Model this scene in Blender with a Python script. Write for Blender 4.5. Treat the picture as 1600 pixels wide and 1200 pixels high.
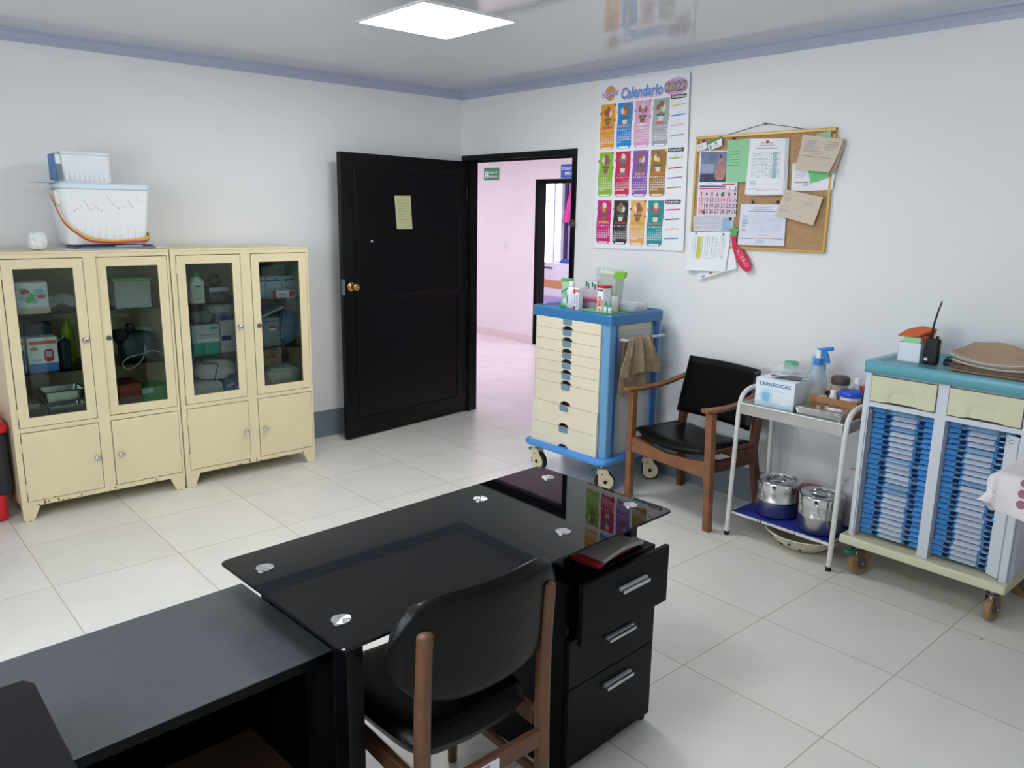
import bpy, bmesh, math, random
from mathutils import Matrix, Vector
random.seed(7)
PI = math.pi
for o in list(bpy.data.objects):
    bpy.data.objects.remove(o)
scn = bpy.context.scene
COL = scn.collection

# ------------------------------------------------------------------ camera
def make_camera():
    f, yaw, pitch, roll = 1236.8, .8429, .2149, .0166
    F = Vector((math.cos(yaw)*math.cos(pitch), math.sin(yaw)*math.cos(pitch), -math.sin(pitch)))
    R0 = Vector((math.sin(yaw), -math.cos(yaw), 0))
    U0 = R0.cross(F)
    R = R0*math.cos(roll)+U0*math.sin(roll)
    U = -R0*math.sin(roll)+U0*math.cos(roll)
    cd = bpy.data.cameras.new('camera')
    cam = bpy.data.objects.new('camera', cd)
    COL.objects.link(cam)
    M = Matrix((R, U, -F)).transposed().to_4x4()
    M.translation = (-4.0428, -5.1759, 1.6670)
    cam.matrix_world = M
    cd.sensor_width = 36
    cd.lens = f/1600*36
    cd.clip_start = .05
    scn.camera = cam
make_camera()

# ------------------------------------------------------------------ sky, exposure
w = bpy.data.worlds.new('sky')
scn.world = w
w.use_nodes = True
bg = w.node_tree.nodes['Background']
bg.inputs[0].default_value = (.88, .94, 1.0, 1)
bg.inputs[1].default_value = 9.0
scn.view_settings.view_transform = 'Standard'
scn.view_settings.look = 'None'
scn.view_settings.gamma = 1
scn.view_settings.use_curve_mapping = False
scn.view_settings.exposure = -0.35
scn.cycles.use_denoising = True
scn.cycles.max_bounces = 8
scn.cycles.diffuse_bounces = 5
scn.cycles.glossy_bounces = 4
scn.cycles.transmission_bounces = 6
scn.cycles.transparent_max_bounces = 10
scn.cycles.caustics_reflective = False
scn.cycles.caustics_refractive = False
LAMP_POWER = 34.0      # ceiling panels, emission strength
HALL_POWER = 35.0

# daylight coming in through an added, unseen side window of the room and the window of the far bedroom
def portal(loc, rot, sx, sy):
    l = bpy.data.lights.new('window_daylight', 'AREA')
    l.shape = 'RECTANGLE'; l.size = sx; l.size_y = sy
    l.cycles.is_portal = True
    o = bpy.data.objects.new('window_daylight', l); COL.objects.link(o)
    o.location = loc; o.rotation_euler = rot
portal((-5.25, -3.4, 1.6), (0, -PI/2, 0), 1.25, 2.6)
portal((5.62, 5.15, 1.5), (0, PI/2, 0), 1.5, 1.6)

# ------------------------------------------------------------------ materials
def lin(c):
    r = []
    for v in c[:3]:
        v = v/255.0
        r.append(v/12.92 if v <= .04045 else ((v+.055)/1.055)**2.4)
    return (*r, 1)
MATS = {}
def mat(name, rgb, rough=.5, metal=0., spec=.5, noise=0., nscale=8., bump=0., bscale=60., trans=0., ior=1.45,
        alpha=1., sheen=0., coat=0., emit=0., thin=False):
    if name in MATS: return MATS[name]
    m = bpy.data.materials.new(name); m.use_nodes = True
    nt = m.node_tree; b = nt.nodes['Principled BSDF']
    b.inputs['Base Color'].default_value = lin(rgb)
    b.inputs['Roughness'].default_value = rough
    b.inputs['Metallic'].default_value = metal
    b.inputs['Specular IOR Level'].default_value = spec
    b.inputs['IOR'].default_value = ior
    b.inputs['Transmission Weight'].default_value = trans
    b.inputs['Alpha'].default_value = alpha
    b.inputs['Sheen Weight'].default_value = sheen
    b.inputs['Coat Weight'].default_value = coat
    if emit:
        b.inputs['Emission Color'].default_value = (1, 1, 1, 1)
        b.inputs['Emission Strength'].default_value = emit
    if noise or bump:
        tc = nt.nodes.new('ShaderNodeTexCoord')
    if noise:
        n = nt.nodes.new('ShaderNodeTexNoise'); n.inputs['Scale'].default_value = nscale
        n.inputs['Detail'].default_value = 5
        r = nt.nodes.new('ShaderNodeValToRGB')
        c = lin(rgb)
        r.color_ramp.elements[0].position = .3; r.color_ramp.elements[1].position = .7
        r.color_ramp.elements[0].color = tuple(x*(1-noise) for x in c[:3])+(1,)
        r.color_ramp.elements[1].color = tuple(min(1, x*(1+noise*.5)) for x in c[:3])+(1,)
        nt.links.new(tc.outputs['Object'], n.inputs['Vector'])
        nt.links.new(n.outputs['Fac'], r.inputs['Fac'])
        nt.links.new(r.outputs['Color'], b.inputs['Base Color'])
    if bump:
        n2 = nt.nodes.new('ShaderNodeTexNoise'); n2.inputs['Scale'].default_value = bscale
        n2.inputs['Detail'].default_value = 4
        bp_ = nt.nodes.new('ShaderNodeBump'); bp_.inputs['Strength'].default_value = bump
        bp_.inputs['Distance'].default_value = .01
        nt.links.new(tc.outputs['Object'], n2.inputs['Vector'])
        nt.links.new(n2.outputs['Fac'], bp_.inputs['Height'])
        nt.links.new(bp_.outputs['Normal'], b.inputs['Normal'])
    MATS[name] = m
    return m

def tile_mat(name, c1, grout, rough=.28, size=.55, ox=-.098, oy=-.303, gw=.0045):
    m = bpy.data.materials.new(name); m.use_nodes = True
    nt = m.node_tree; b = nt.nodes['Principled BSDF']; N = nt.nodes.new; L = nt.links.new
    tc = N('ShaderNodeTexCoord'); sp = N('ShaderNodeSeparateXYZ'); L(tc.outputs['Object'], sp.inputs[0])
    masks = []; cells = []
    for ax, off in (('X', ox), ('Y', oy)):
        a = N('ShaderNodeMath'); a.operation = 'SUBTRACT'; a.inputs[1].default_value = off-100*size; L(sp.outputs[ax], a.inputs[0])
        d = N('ShaderNodeMath'); d.operation = 'DIVIDE'; d.inputs[1].default_value = size; L(a.outputs[0], d.inputs[0])
        fr = N('ShaderNodeMath'); fr.operation = 'FRACT'; L(d.outputs[0], fr.inputs[0])
        fl = N('ShaderNodeMath'); fl.operation = 'FLOOR'; L(d.outputs[0], fl.inputs[0]); cells.append(fl)
        s = N('ShaderNodeMath'); s.operation = 'SUBTRACT'; s.inputs[1].default_value = .5; L(fr.outputs[0], s.inputs[0])
        ab = N('ShaderNodeMath'); ab.operation = 'ABSOLUTE'; L(s.outputs[0], ab.inputs[0])
        g = N('ShaderNodeMath'); g.operation = 'GREATER_THAN'; g.inputs[1].default_value = .5-gw/2/size; L(ab.outputs[0], g.inputs[0])
        masks.append(g)
    mx = N('ShaderNodeMath'); mx.operation = 'MAXIMUM'; L(masks[0].outputs[0], mx.inputs[0]); L(masks[1].outputs[0], mx.inputs[1])
    cb = N('ShaderNodeCombineXYZ'); L(cells[0].outputs[0], cb.inputs[0]); L(cells[1].outputs[0], cb.inputs[1])
    wn = N('ShaderNodeTexWhiteNoise'); L(cb.outputs[0], wn.inputs['Vector'])
    n = N('ShaderNodeTexNoise'); n.inputs['Scale'].default_value = 3.5; n.inputs['Detail'].default_value = 6; L(tc.outputs['Object'], n.inputs['Vector'])
    ad = N('ShaderNodeMath'); ad.operation = 'MULTIPLY_ADD'; ad.inputs[1].default_value = .35; L(wn.outputs['Value'], ad.inputs[0]); L(n.outputs['Fac'], ad.inputs[2])
    r = N('ShaderNodeValToRGB'); c = lin(c1)
    r.color_ramp.elements[0].position = .35; r.color_ramp.elements[0].color = tuple(x*.93 for x in c[:3])+(1,)
    r.color_ramp.elements[1].position = .95; r.color_ramp.elements[1].color = tuple(min(1, x*1.04) for x in c[:3])+(1,)
    L(ad.outputs[0], r.inputs[0])
    mi = N('ShaderNodeMix'); mi.data_type = 'RGBA'; L(mx.outputs[0], mi.inputs[0]); L(r.outputs[0], mi.inputs[6]); mi.inputs[7].default_value = lin(grout)
    L(mi.outputs[2], b.inputs['Base Color'])
    b.inputs['Roughness'].default_value = rough
    b.inputs['Specular IOR Level'].default_value = .4
    return m

# ------------------------------------------------------------------ mesh builder
_bevcache = {}
def _bevbox(sx, sy, sz, bev, seg):
    k = (round(sx, 5), round(sy, 5), round(sz, 5), round(bev, 5), seg)
    if k not in _bevcache:
        bm = bmesh.new()
        bmesh.ops.create_cube(bm, size=1, matrix=Matrix.Diagonal((sx, sy, sz, 1)))
        bmesh.ops.bevel(bm, geom=bm.edges[:], offset=min(bev, min(sx, sy, sz)*.49), segments=seg, profile=.5, affect='EDGES')
        bm.verts.ensure_lookup_table()
        vs = [v.co.copy() for v in bm.verts]
        big = sorted(bm.faces, key=lambda f: -f.calc_area())[:6]
        fs = [([v.index for v in f.verts], f not in big) for f in bm.faces]
        bm.free(); _bevcache[k] = (vs, fs)
    return _bevcache[k]
_txt = {}
def text_geo(s, res=2, bold=0):
    k = (s, res, bold)
    if k not in _txt:
        c = bpy.data.curves.new('lettering', 'FONT'); c.body = s; c.size = 1; c.resolution_u = res; c.offset = bold
        o = bpy.data.objects.new('lettering', c)
        m = o.to_mesh()
        vs = [v.co.copy() for v in m.vertices]; fs = [tuple(p.vertices) for p in m.polygons]
        o.to_mesh_clear(); bpy.data.objects.remove(o); bpy.data.curves.remove(c)
        _txt[k] = (vs, fs)
    return _txt[k]
def rrect(x0, x1, y0, y1, r, n=5):
    P = []
    for cx, cy, a0 in ((x1-r, y1-r, 0), (x0+r, y1-r, 90), (x0+r, y0+r, 180), (x1-r, y0+r, 270)):
        for i in range(n+1):
            a = math.radians(a0+90*i/n); P.append((cx+r*math.cos(a), cy+r*math.sin(a)))
    return P
def smooth_path(pts, n=8):
    P = [Vector(p) for p in pts]; out = []
    for i in range(len(P)-1):
        p0 = P[max(i-1, 0)]; p1 = P[i]; p2 = P[i+1]; p3 = P[min(i+2, len(P)-1)]
        for k in range(n):
            t = k/n
            out.append(.5*((2*p1)+(-p0+p2)*t+(2*p0-5*p1+4*p2-p3)*t*t+(-p0+3*p1-3*p2+p3)*t**3))
    out.append(P[-1]); return out
class MB:
    def __init__(s, m=None):
        s.v = []; s.f = []; s.mi = []; s.sm = []; s.mats = []; s.cur = 0; s.M = Matrix()
        if m: s.mat(m)
    def mat(s, m):
        if m not in s.mats: s.mats.append(m)
        s.cur = s.mats.index(m); return s
    def add(s, vs, fs, smooth=False):
        b = len(s.v)
        s.v += [s.M @ Vector(v) for v in vs]
        for f in fs:
            if isinstance(smooth, bool): s.f.append([b+i for i in f]); s.sm.append(smooth)
            else: s.f.append([b+i for i in f[0]]); s.sm.append(f[1])
            s.mi.append(s.cur)
        return s
    def box(s, x0, x1, y0, y1, z0, z1, bev=0, seg=2):
        if bev:
            vs, fs = _bevbox(abs(x1-x0), abs(y1-y0), abs(z1-z0), bev, seg)
            c = Vector(((x0+x1)/2, (y0+y1)/2, (z0+z1)/2))
            return s.add([v+c for v in vs], fs, None)
        vs = [(x, y, z) for x in (x0, x1) for y in (y0, y1) for z in (z0, z1)]
        return s.add(vs, [(0, 1, 3, 2), (4, 6, 7, 5), (0, 4, 5, 1), (2, 3, 7, 6), (0, 2, 6, 4), (1, 5, 7, 3)])
    def bar(s, p0, p1, wx, wy, bev=0, up=(0, 0, 1), wx1=None, wy1=None):
        p0 = Vector(p0); p1 = Vector(p1); d = (p1-p0); L = d.length; d.normalize()
        u = Vector(up)
        if abs(d.dot(u)) > .98: u = Vector((0, 1, 0))
        x = u.cross(d).normalized(); y = d.cross(x)
        vs, fs = _bevbox(wx, wy, L, bev, 2) if bev else ([Vector((a*wx/2, b*wy/2, c*L/2)) for a in (-1, 1) for b in (-1, 1) for c in (-1, 1)],
              [((0, 1, 3, 2), False), ((4, 6, 7, 5), False), ((0, 4, 5, 1), False), ((2, 3, 7, 6), False), ((0, 2, 6, 4), False), ((1, 5, 7, 3), False)])
        c = (p0+p1)/2; out = []
        for v in vs:
            t = v.z/L+.5
            kx = 1 if wx1 is None else 1+(wx1/wx-1)*t
            ky = 1 if wy1 is None else 1+(wy1/wy-1)*t
            out.append(c+x*v.x*kx+y*v.y*ky+d*v.z)
        return s.add(out, fs, None)
    def cyl(s, p0, p1, r0, r1=None, n=20, cap=True):
        r1 = r0 if r1 is None else r1
        p0 = Vector(p0); p1 = Vector(p1); d = (p1-p0).normalized()
        a = Vector((0, 0, 1)) if abs(d.z) < .9 else Vector((1, 0, 0))
        x = d.cross(a).normalized(); y = d.cross(x)
        vs = []
        for p, r in ((p0, r0), (p1, r1)):
            for i in range(n):
                t = 2*PI*i/n; vs.append(p+x*r*math.cos(t)+y*r*math.sin(t))
        s.add(vs, [(i, (i+1) % n, n+(i+1) % n, n+i) for i in range(n)], True)
        if cap: s.add(vs, [tuple(range(n))[::-1], tuple(range(n, 2*n))])
        return s
    def tube(s, pts, r, n=10, closed=False, cap=True):
        P = [Vector(p) for p in pts]; m = len(P); vs = []
        rr = r if callable(r) else (lambda t: r)
        x = None
        for i in range(m):
            if closed: d = P[(i+1) % m]-P[i-1]
            else: d = P[min(i+1, m-1)]-P[max(i-1, 0)]
            d.normalize()
            if x is None:
                a = Vector((0, 0, 1)) if abs(d.z) < .9 else Vector((1, 0, 0))
                x = d.cross(a).normalized()
            else:
                x = (x-d*x.dot(d)).normalized()
            y = d.cross(x); q = rr(i/(m-1))
            for k in range(n):
                t = 2*PI*k/n; vs.append(P[i]+x*q*math.cos(t)+y*q*math.sin(t))
        fs = []
        for i in range(m if closed else m-1):
            for k in range(n):
                a = i*n+k; b = i*n+(k+1) % n; j = (i+1) % m
                fs.append((a, b, j*n+(k+1) % n, j*n+k))
        s.add(vs, fs, True)
        if cap and not closed: s.add(vs, [tuple(range(n))[::-1], tuple(range((m-1)*n, m*n))])
        return s
    def lathe(s, prof, c=(0, 0, 0), n=32, sx=1, sy=1, cap=True):
        vs = []; c = Vector(c)
        for r, z in prof:
            for i in range(n):
                t = 2*PI*i/n; vs.append(c+Vector((r*sx*math.cos(t), r*sy*math.sin(t), z)))
        fs = []
        for j in range(len(prof)-1):
            for i in range(n):
                fs.append((j*n+i, j*n+(i+1) % n, (j+1)*n+(i+1) % n, (j+1)*n+i))
        s.add(vs, fs, True)
        if cap:
            m = len(prof)-1
            if prof[0][0] > 1e-5: s.add(vs, [tuple(range(n))[::-1]])
            if prof[m][0] > 1e-5: s.add(vs, [tuple(range(m*n, (m+1)*n))])
        return s
    def prism(s, poly, a0, a1, plane='xy', smooth=False):
        def P(u, v, a):
            return {'xy': (u, v, a), 'xz': (u, a, v), 'yz': (a, u, v)}[plane]
        n = len(poly)
        vs = [P(u, v, a0) for u, v in poly]+[P(u, v, a1) for u, v in poly]
        s.add(vs, [(i, (i+1) % n, n+(i+1) % n, n+i) for i in range(n)], smooth)
        return s.add(vs, [tuple(range(n))[::-1], tuple(range(n, 2*n))])
    def grid(s, fn, nu, nv, thick=None, smooth=True):
        """fn(u,v)->point. thick: vector offset of the second side (closed sheet)."""
        vs = [Vector(fn(i/nu, j/nv)) for j in range(nv+1) for i in range(nu+1)]
        k = nu+1; fs = [(j*k+i, j*k+i+1, (j+1)*k+i+1, (j+1)*k+i) for j in range(nv) for i in range(nu)]
        if thick is None: return s.add(vs, fs, smooth)
        t = Vector(thick); n = len(vs)
        s.add(vs, fs, smooth)
        vs2 = [v+t for v in vs]; s.add(vs2, [f[::-1] for f in fs], smooth)
        edge = [i for i in range(k)]+[j*k+nu for j in range(1, nv+1)]+[nv*k+i for i in range(nu-1, -1, -1)]+[j*k for j in range(nv-1, 0, -1)]
        e = len(edge)
        return s.add([vs[i] for i in edge]+[vs2[i] for i in edge], [(i, (i+1) % e, e+(i+1) % e, e+i) for i in range(e)])
    def ball(s, c, r, n=16, m=10, sx=1, sy=1, sz=1):
        return s.lathe([(r*math.sin(PI*j/m)+1e-6, -r*math.cos(PI*j/m)*sz) for j in range(m+1)], c, n, sx, sy, cap=False)
    def text(s, t, x, z, size, mp, align='l', width=None, res=2, bold=0, slant=0):
        """mp(x,z) -> 3D point of the surface"""
        vs, fs = text_geo(t, res, bold)
        if not vs: return s
        x0 = min(v.x for v in vs); x1 = max(v.x for v in vs)
        k = size if width is None else width/(x1-x0)
        off = {'l': 0, 'c': -(x1-x0)*k/2, 'r': -(x1-x0)*k}[align]
        return s.add([mp(x+off+(v.x-x0)*k+slant*v.y*size, z+v.y*size) for v in vs], fs)
    def build(s, name, parent=None, loc=(0, 0, 0), rz=0):
        me = bpy.data.meshes.new(name)
        me.from_pydata([tuple(v) for v in s.v], [], s.f)
        for m in s.mats: me.materials.append(m)
        me.polygons.foreach_set('material_index', s.mi)
        me.polygons.foreach_set('use_smooth', s.sm)
        me.update()
        o = bpy.data.objects.new(name, me); COL.objects.link(o)
        o.location = loc; o.rotation_euler = (0, 0, rz)
        if parent: o.parent = parent
        return o
def tag(o, label, cat, group=None):
    o['label'] = label; o['category'] = cat
    if group: o['group'] = group
    return o
def thing(name, label, cat, loc=(0, 0, 0), rz=0, group=None):
    o = bpy.data.objects.new(name, None); COL.objects.link(o)
    o.location = loc; o.rotation_euler = (0, 0, rz); o.empty_display_size = .05
    return tag(o, label, cat, group)
def single(name, mb, label, cat, loc=(0, 0, 0), rz=0, group=None):
    return tag(mb.build(name, None, loc, rz), label, cat, group)
def struct(name, mb, parent=None):
    o = mb.build(name, parent)
    if not parent: o['kind'] = 'structure'
    return o
def dup(root, loc, rz, label, group=None):
    r = root.copy(); COL.objects.link(r); r.location = loc; r.rotation_euler = (0, 0, rz); r['label'] = label
    if group: r['group'] = group
    for ch in list(root.children):
        c = ch.copy(); COL.objects.link(c); c.parent = r
        for g in ch.children:
            d = g.copy(); COL.objects.link(d); d.parent = c
    return r
def jitter(a): return random.uniform(-a, a)
def L2W(loc, rz):
    c, s_ = math.cos(rz), math.sin(rz)
    return lambda x, y, z=0: (loc[0]+c*x-s_*y, loc[1]+s_*x+c*y, loc[2]+z)

# palette
WALL = mat('wall_paint', (236, 238, 239), .55, noise=.025, nscale=1.3, bump=.05, bscale=25)
CEIL = mat('ceiling_pvc', (214, 216, 220), .07, spec=.48, noise=.02, nscale=.8)
COVE = mat('cove_trim', (176, 182, 204), .35)
SKIRT = mat('skirting_grey', (122, 132, 142), .35)
HALLW = mat('lilac_wall', (240, 233, 238), .6, noise=.02, nscale=2)
HALLS = mat('hall_skirting', (230, 212, 218), .4)
BEDW = mat('violet_wall', (196, 178, 226), .6)
BLKP = mat('black_enamel', (8, 9, 12), .28, spec=.28, noise=.25, nscale=5, bump=.03, bscale=15)
CREAM = mat('cream_enamel', (228, 214, 176), .34, noise=.035, nscale=4)
CREAMD = mat('cream_edge', (150, 126, 86), .6)
RUST = mat('rust_wear', (112, 66, 40), .8)
def pane_mat(name, tint, ior=1.5):
    m = bpy.data.materials.new(name); m.use_nodes = True; nt = m.node_tree; nt.nodes.clear()
    N = nt.nodes.new; L = nt.links.new
    o = N('ShaderNodeOutputMaterial'); mx = N('ShaderNodeMixShader'); tr = N('ShaderNodeBsdfTransparent'); gl = N('ShaderNodeBsdfGlossy'); fr = N('ShaderNodeFresnel')
    tr.inputs[0].default_value = lin(tint); gl.inputs['Roughness'].default_value = .02; fr.inputs[0].default_value = ior
    L(fr.outputs[0], mx.inputs[0]); L(tr.outputs[0], mx.inputs[1]); L(gl.outputs[0], mx.inputs[2]); L(mx.outputs[0], o.inputs[0])
    MATS[name] = m; return m
GLASS = pane_mat('cabinet_glass', (236, 244, 240), 1.45)
SHELFG = pane_mat('shelf_glass', (206, 226, 218), 1.5)
CHROME = mat('chrome', (214, 214, 216), .14, metal=1)
STEEL = mat('brushed_steel', (200, 200, 198), .3, metal=1, noise=.06, nscale=20)
SATIN = mat('satin_steel', (184, 187, 190), .36, metal=1)
BLKM = mat('black_frame_matt', (10, 11, 14), .65, spec=.1)
BRASS = mat('brass', (184, 150, 92), .22, metal=1)
GOLD = mat('gold_trim', (216, 180, 104), .35, metal=.35)
ALU = mat('handle_aluminium', (196, 198, 202), .38, metal=.35)
WHITEP = mat('white_enamel', (226, 226, 222), .35, noise=.04, nscale=12)
PAPER = mat('white_paper', (238, 240, 246), .7)
PAPER2 = mat('cream_paper', (214, 200, 182), .8)
KRAFT = mat('kraft_card', (180, 152, 124), .85, noise=.08, nscale=9)
INK = mat('dark_ink', (44, 44, 52), .7)
GREY = mat('print_grey', (152, 156, 166), .7)
LGREY = mat('print_pale_grey', (190, 194, 206), .7)
RED = mat('red_print', (208, 46, 62), .6)
BLUEP = mat('blue_print', (60, 120, 200), .6)
LEATHER = mat('black_leatherette', (5, 6, 7), .28, spec=.26, bump=.12, bscale=140)
WOOD = mat('chair_wood', (134, 88, 58), .42, noise=.28, nscale=14)
WOODS = mat('walnut_wood', (104, 70, 48), .45, noise=.25, nscale=14)  # chair wood darkened: shade on the foreground chair put into its colour
WOODD = mat('dark_chair_wood', (98, 62, 44), .4, noise=.25, nscale=14)
DESKB = mat('black_melamine', (8, 8, 10), .38, spec=.14, noise=.25, nscale=18, bump=.06, bscale=60)
SIDEB = mat('charcoal_melamine', (64, 68, 72), .42, noise=.12, nscale=30, bump=.04, bscale=200)
GLASSB = mat('black_glass', (5, 5, 7), .025, spec=.38)
RUBBER = mat('dark_rubber', (46, 42, 40), .6)
BLACKP = mat('black_plastic', (24, 24, 27), .4)
WHITEPL = mat('white_plastic', (232, 234, 236), .35)
CLEAR = mat('clear_plastic', (226, 230, 234), .1, alpha=.34)
CLOUDY = mat('cloudy_plastic', (222, 226, 230), .3, alpha=.62)
# ================================================================== the setting
H = 2.574
FLOOR = tile_mat('floor_tiles', (228, 226, 219), (186, 173, 160), .3)
HFLOOR = tile_mat('hall_tiles', (232, 222, 228), (196, 180, 190), .3)
struct('floor', MB(FLOOR).box(-5.3, .06, -6.7, .06, -.06, 0))
struct('floor', MB(HFLOOR).box(.06, 5.75, -3.1, 7.1, -.06, 0))
b = MB(CEIL)
lx0, lx1, ly0, ly1 = -1.845, -1.278, -2.075, -1.495
b.box(-5.3, lx0, -6.7, .12, H, H+.08).box(lx1, .12, -6.7, .12, H, H+.08).box(lx0, lx1, -6.7, ly0, H, H+.08).box(lx0, lx1, ly1, .12, H, H+.08)
struct('ceiling', b)
struct('ceiling', MB(mat('hall_ceiling', (236, 226, 236), .6)).box(.12, 5.75, -3.1, 7.1, H, H+.08))
struct('wall_back', MB(WALL).box(-5.3, 0, 0, .12, 0, H))
DY0, DY1, DZ = -1.273, 0.0, 2.092          # door opening with its frame, on the right wall
struct('wall_right', MB(WALL).box(0, .12, -6.7, DY0, 0, H).box(0, .12, DY0, DY1+.12, DZ, H))
struct('wall_front', MB(WALL).box(-5.3, .12, -6.7, -6.6, 0, H))
b = MB(WALL)
b.box(-5.3, -5.2, -6.6, -4.7, 0, H).box(-5.3, -5.2, -2.1, 0, 0, H).box(-5.3, -5.2, -4.7, -2.1, 0, .98).box(-5.3, -5.2, -4.7, -2.1, 2.23, H)
struct('wall_left', b)
b = MB(mat('window_aluminium', (200, 202, 204), .4, metal=.6))
for y0, y1, z0, z1 in ((-4.7, -2.1, .98, 1.03), (-4.7, -2.1, 2.18, 2.23), (-4.7, -4.66, .98, 2.23), (-2.14, -2.1, .98, 2.23), (-3.42, -3.38, .98, 2.23)):
    b.box(-5.27, -5.22, y0, y1, z0, z1)
struct('window_1', b)  # unseen window, added and sized as daylight fill for the room
# cove between wall and ceiling
prof = [(0, 0), (0, -.062), (-.012, -.062), (-.016, -.042), (-.034, -.018), (-.052, -.014), (-.054, 0)]
b = MB(COVE)
b.prism([(y, H+z) for y, z in prof], -5.2, 0, 'yz')
struct('trim_1', b)
b = MB(COVE); b.prism([(x, H+z) for x, z in prof], -6.6, 0, 'xz')
struct('trim_2', b)
struct('baseboard_back', MB(SKIRT).box(-5.2, 0, -.006, 0, 0, .2))
struct('baseboard_right', MB(SKIRT).box(-.006, 0, -6.6, DY0, 0, .2))

# door frame (black steel) of the right wall
b = MB(BLKP)
def frame(b, x0, x1, ya, yb, zt, t):
    b.box(x0, x1, ya, ya+t, 0, zt-t, .004).box(x0, x1, yb-t, yb, 0, zt-t, .004).box(x0, x1, ya, yb, zt-t, zt, .004)
frame(b, -.012, .125, DY0, DY1-.002, DZ, .042)
b.box(.03, .05, DY0+.042, DY0+.056, 0, DZ-.042).box(.03, .05, -.058, -.044, 0, DZ-.042).box(.03, .05, DY0+.04, -.044, DZ-.058, DZ-.042)
fr = struct('trim_3', b)
fr['kind'] = 'structure'
b2 = MB(mat('old_strike', (96, 92, 88), .4, metal=.6)); b2.M = Matrix.Rotation(-PI/2, 4, 'Y')
b2.lathe([(.022, 0), (.026, .004), (.026, .012), (.014, .02), (.014, .03), (.009, .032)], n=20)
b2.build('strike_plate', fr, (-.012, -1.262, 1.59))

# the open door leaf, hinged at the corner side
leaf = bpy.data.objects.new('door_1', None); COL.objects.link(leaf)
leaf.location = (0.0, -.05, 0); leaf.rotation_euler = (0, 0, math.atan2(.157, 1.2)); leaf['kind'] = 'structure'
X0, X1, Z0, Z1 = -1.232, -.012, .012, 2.046
b = MB(BLKP); b.box(X0, X1, 0, .038, Z0, Z1, .003)
b.build('panel', leaf)
b = MB(BLKP)
def rail(b, x0, x1, z0, z1, t=.012):
    for a in ((x0, x1, z0, z0+t), (x0, x1, z1-t, z1), (x0, x0+t, z0, z1), (x1-t, x1, z0, z1)):
        b.box(a[0], a[1], -.006, .002, a[2], a[3], .003)
rail(b, -1.12, -.09, 1.045, 1.96); rail(b, -1.12, -.09, .14, 1.015)
b.box(-1.12, -.09, -.004, .002, 1.02, 1.045, .002)
b.build('panel_moulding', leaf)
b = MB(BRASS); b.M = Matrix.Translation((-1.165, 0, 1.125)) @ Matrix.Rotation(PI/2, 4, 'X')
b.lathe([(.034, 0), (.036, .004), (.03, .009), (.014, .012), (.012, .03), (.02, .038), (.028, .05), (.029, .06), (.022, .072), (.012, .074)], n=28)
b.mat(CHROME).lathe([(.009, .074), (.007, .079)], n=16)
b.build('handle', leaf)
b = MB(mat('latch_blue_grey', (96, 122, 132), .5)); b.box(X0-.004, X0+.012, -.003, .02, 1.07, 1.18, .002)
b.build('latch_plate', leaf)
b = MB(WHITEPL); b.M = Matrix.Translation((-.97, 0, 1.44)) @ Matrix.Rotation(PI/2, 4, 'X'); b.lathe([(.008, 0), (.008, .006), (.004, .009)], n=12)
b.build('peephole', leaf)
for z in (.28, 1.05, 1.8): b = MB(BLKP); b.cyl((-.004, -.012, z-.05), (-.004, -.012, z+.05), .008); b.build('hinge', leaf)
P = L2W((0, -.05, 0), math.atan2(.157, 1.2))
note = mat('yellow_note_paper', (206, 208, 160), .8, noise=.06, nscale=10)
b = MB(note)
q = [(-.753, 1.763), (-.597, 1.767), (-.581, 1.523), (-.733, 1.524)]
def qp(u, v, q=q, y=-.003):
    a = Vector(q[0]).lerp(Vector(q[1]), u); c = Vector(q[3]).lerp(Vector(q[2]), u); r = a.lerp(c, v)
    return (r.x+.66, y-.004*math.sin(PI*u)-.006*(1-v)*0, r.y-1.64)
b.grid(lambda u, v: qp(u, v), 8, 10, thick=(0, .001, 0))
b.mat(mat('faint_pencil', (168, 170, 128), .8))
for i in range(9):
    v = .12+.085*i
    b.grid(lambda u, t: qp(.14+u*(.35+.3*((i*37) % 5)/5), v+t*.018, y=-.0042), 3, 1)
single('paper_note', b, 'pale yellow paper note stuck on the black door', 'note', P(-.66, 0, 1.64), math.atan2(.157, 1.2))

# ------------------------------------------------------------------ corridor and bedroom beyond
XH = 2.86
FY0, FY1, FZ = 1.05, 2.182, 2.055
b = MB(HALLW).box(XH, XH+.12, FY1, 7.1, 0, H).box(XH, XH+.12, -3.1, FY0, 0, H).box(XH, XH+.12, FY0, FY1, FZ, H)
struct('wall_back', b)
struct('wall_left', MB(HALLW).box(.12, 5.75, 7.0, 7.1, 0, H))
struct('wall_right', MB(HALLW).box(.12, 5.75, -3.1, -3.0, 0, H))
struct('wall_front', MB(HALLW).box(.0, .12, .12, 7.1, 0, H))
struct('baseboard_back', MB(HALLS).box(XH-.008, XH, FY1, 7, 0, .1).box(XH-.008, XH, -3, FY0, 0, .1))
b = MB(BLKM); frame(b, XH-.012, XH+.13, FY0, FY1, FZ, .05)
o = struct('trim_4', b)
b = MB(BEDW); b.box(5.6, 5.75, 0, 4.34, 0, H).box(5.6, 5.75, 4.34, 6, 0, .62).box(5.6, 5.75, 4.34, 6, 2.25, H).box(5.6, 5.75, 6, 7, 0, H)
struct('wall_back', b)
b = MB(mat('dark_window_frame', (62, 56, 78), .4))
b.box(5.56, 5.64, 4.30, 4.36, .62, 2.25).box(5.56, 5.64, 4.30, 6, .60, .66).box(5.56, 5.64, 4.30, 6, 2.21, 2.27)
b.mat(mat('pale_frame', (196, 196, 214), .4)).box(5.58, 5.62, 4.36, 4.45, .66, 2.21).box(5.58, 5.62, 4.60, 4.63, .66, 2.21)
struct('window_2', b)
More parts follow.
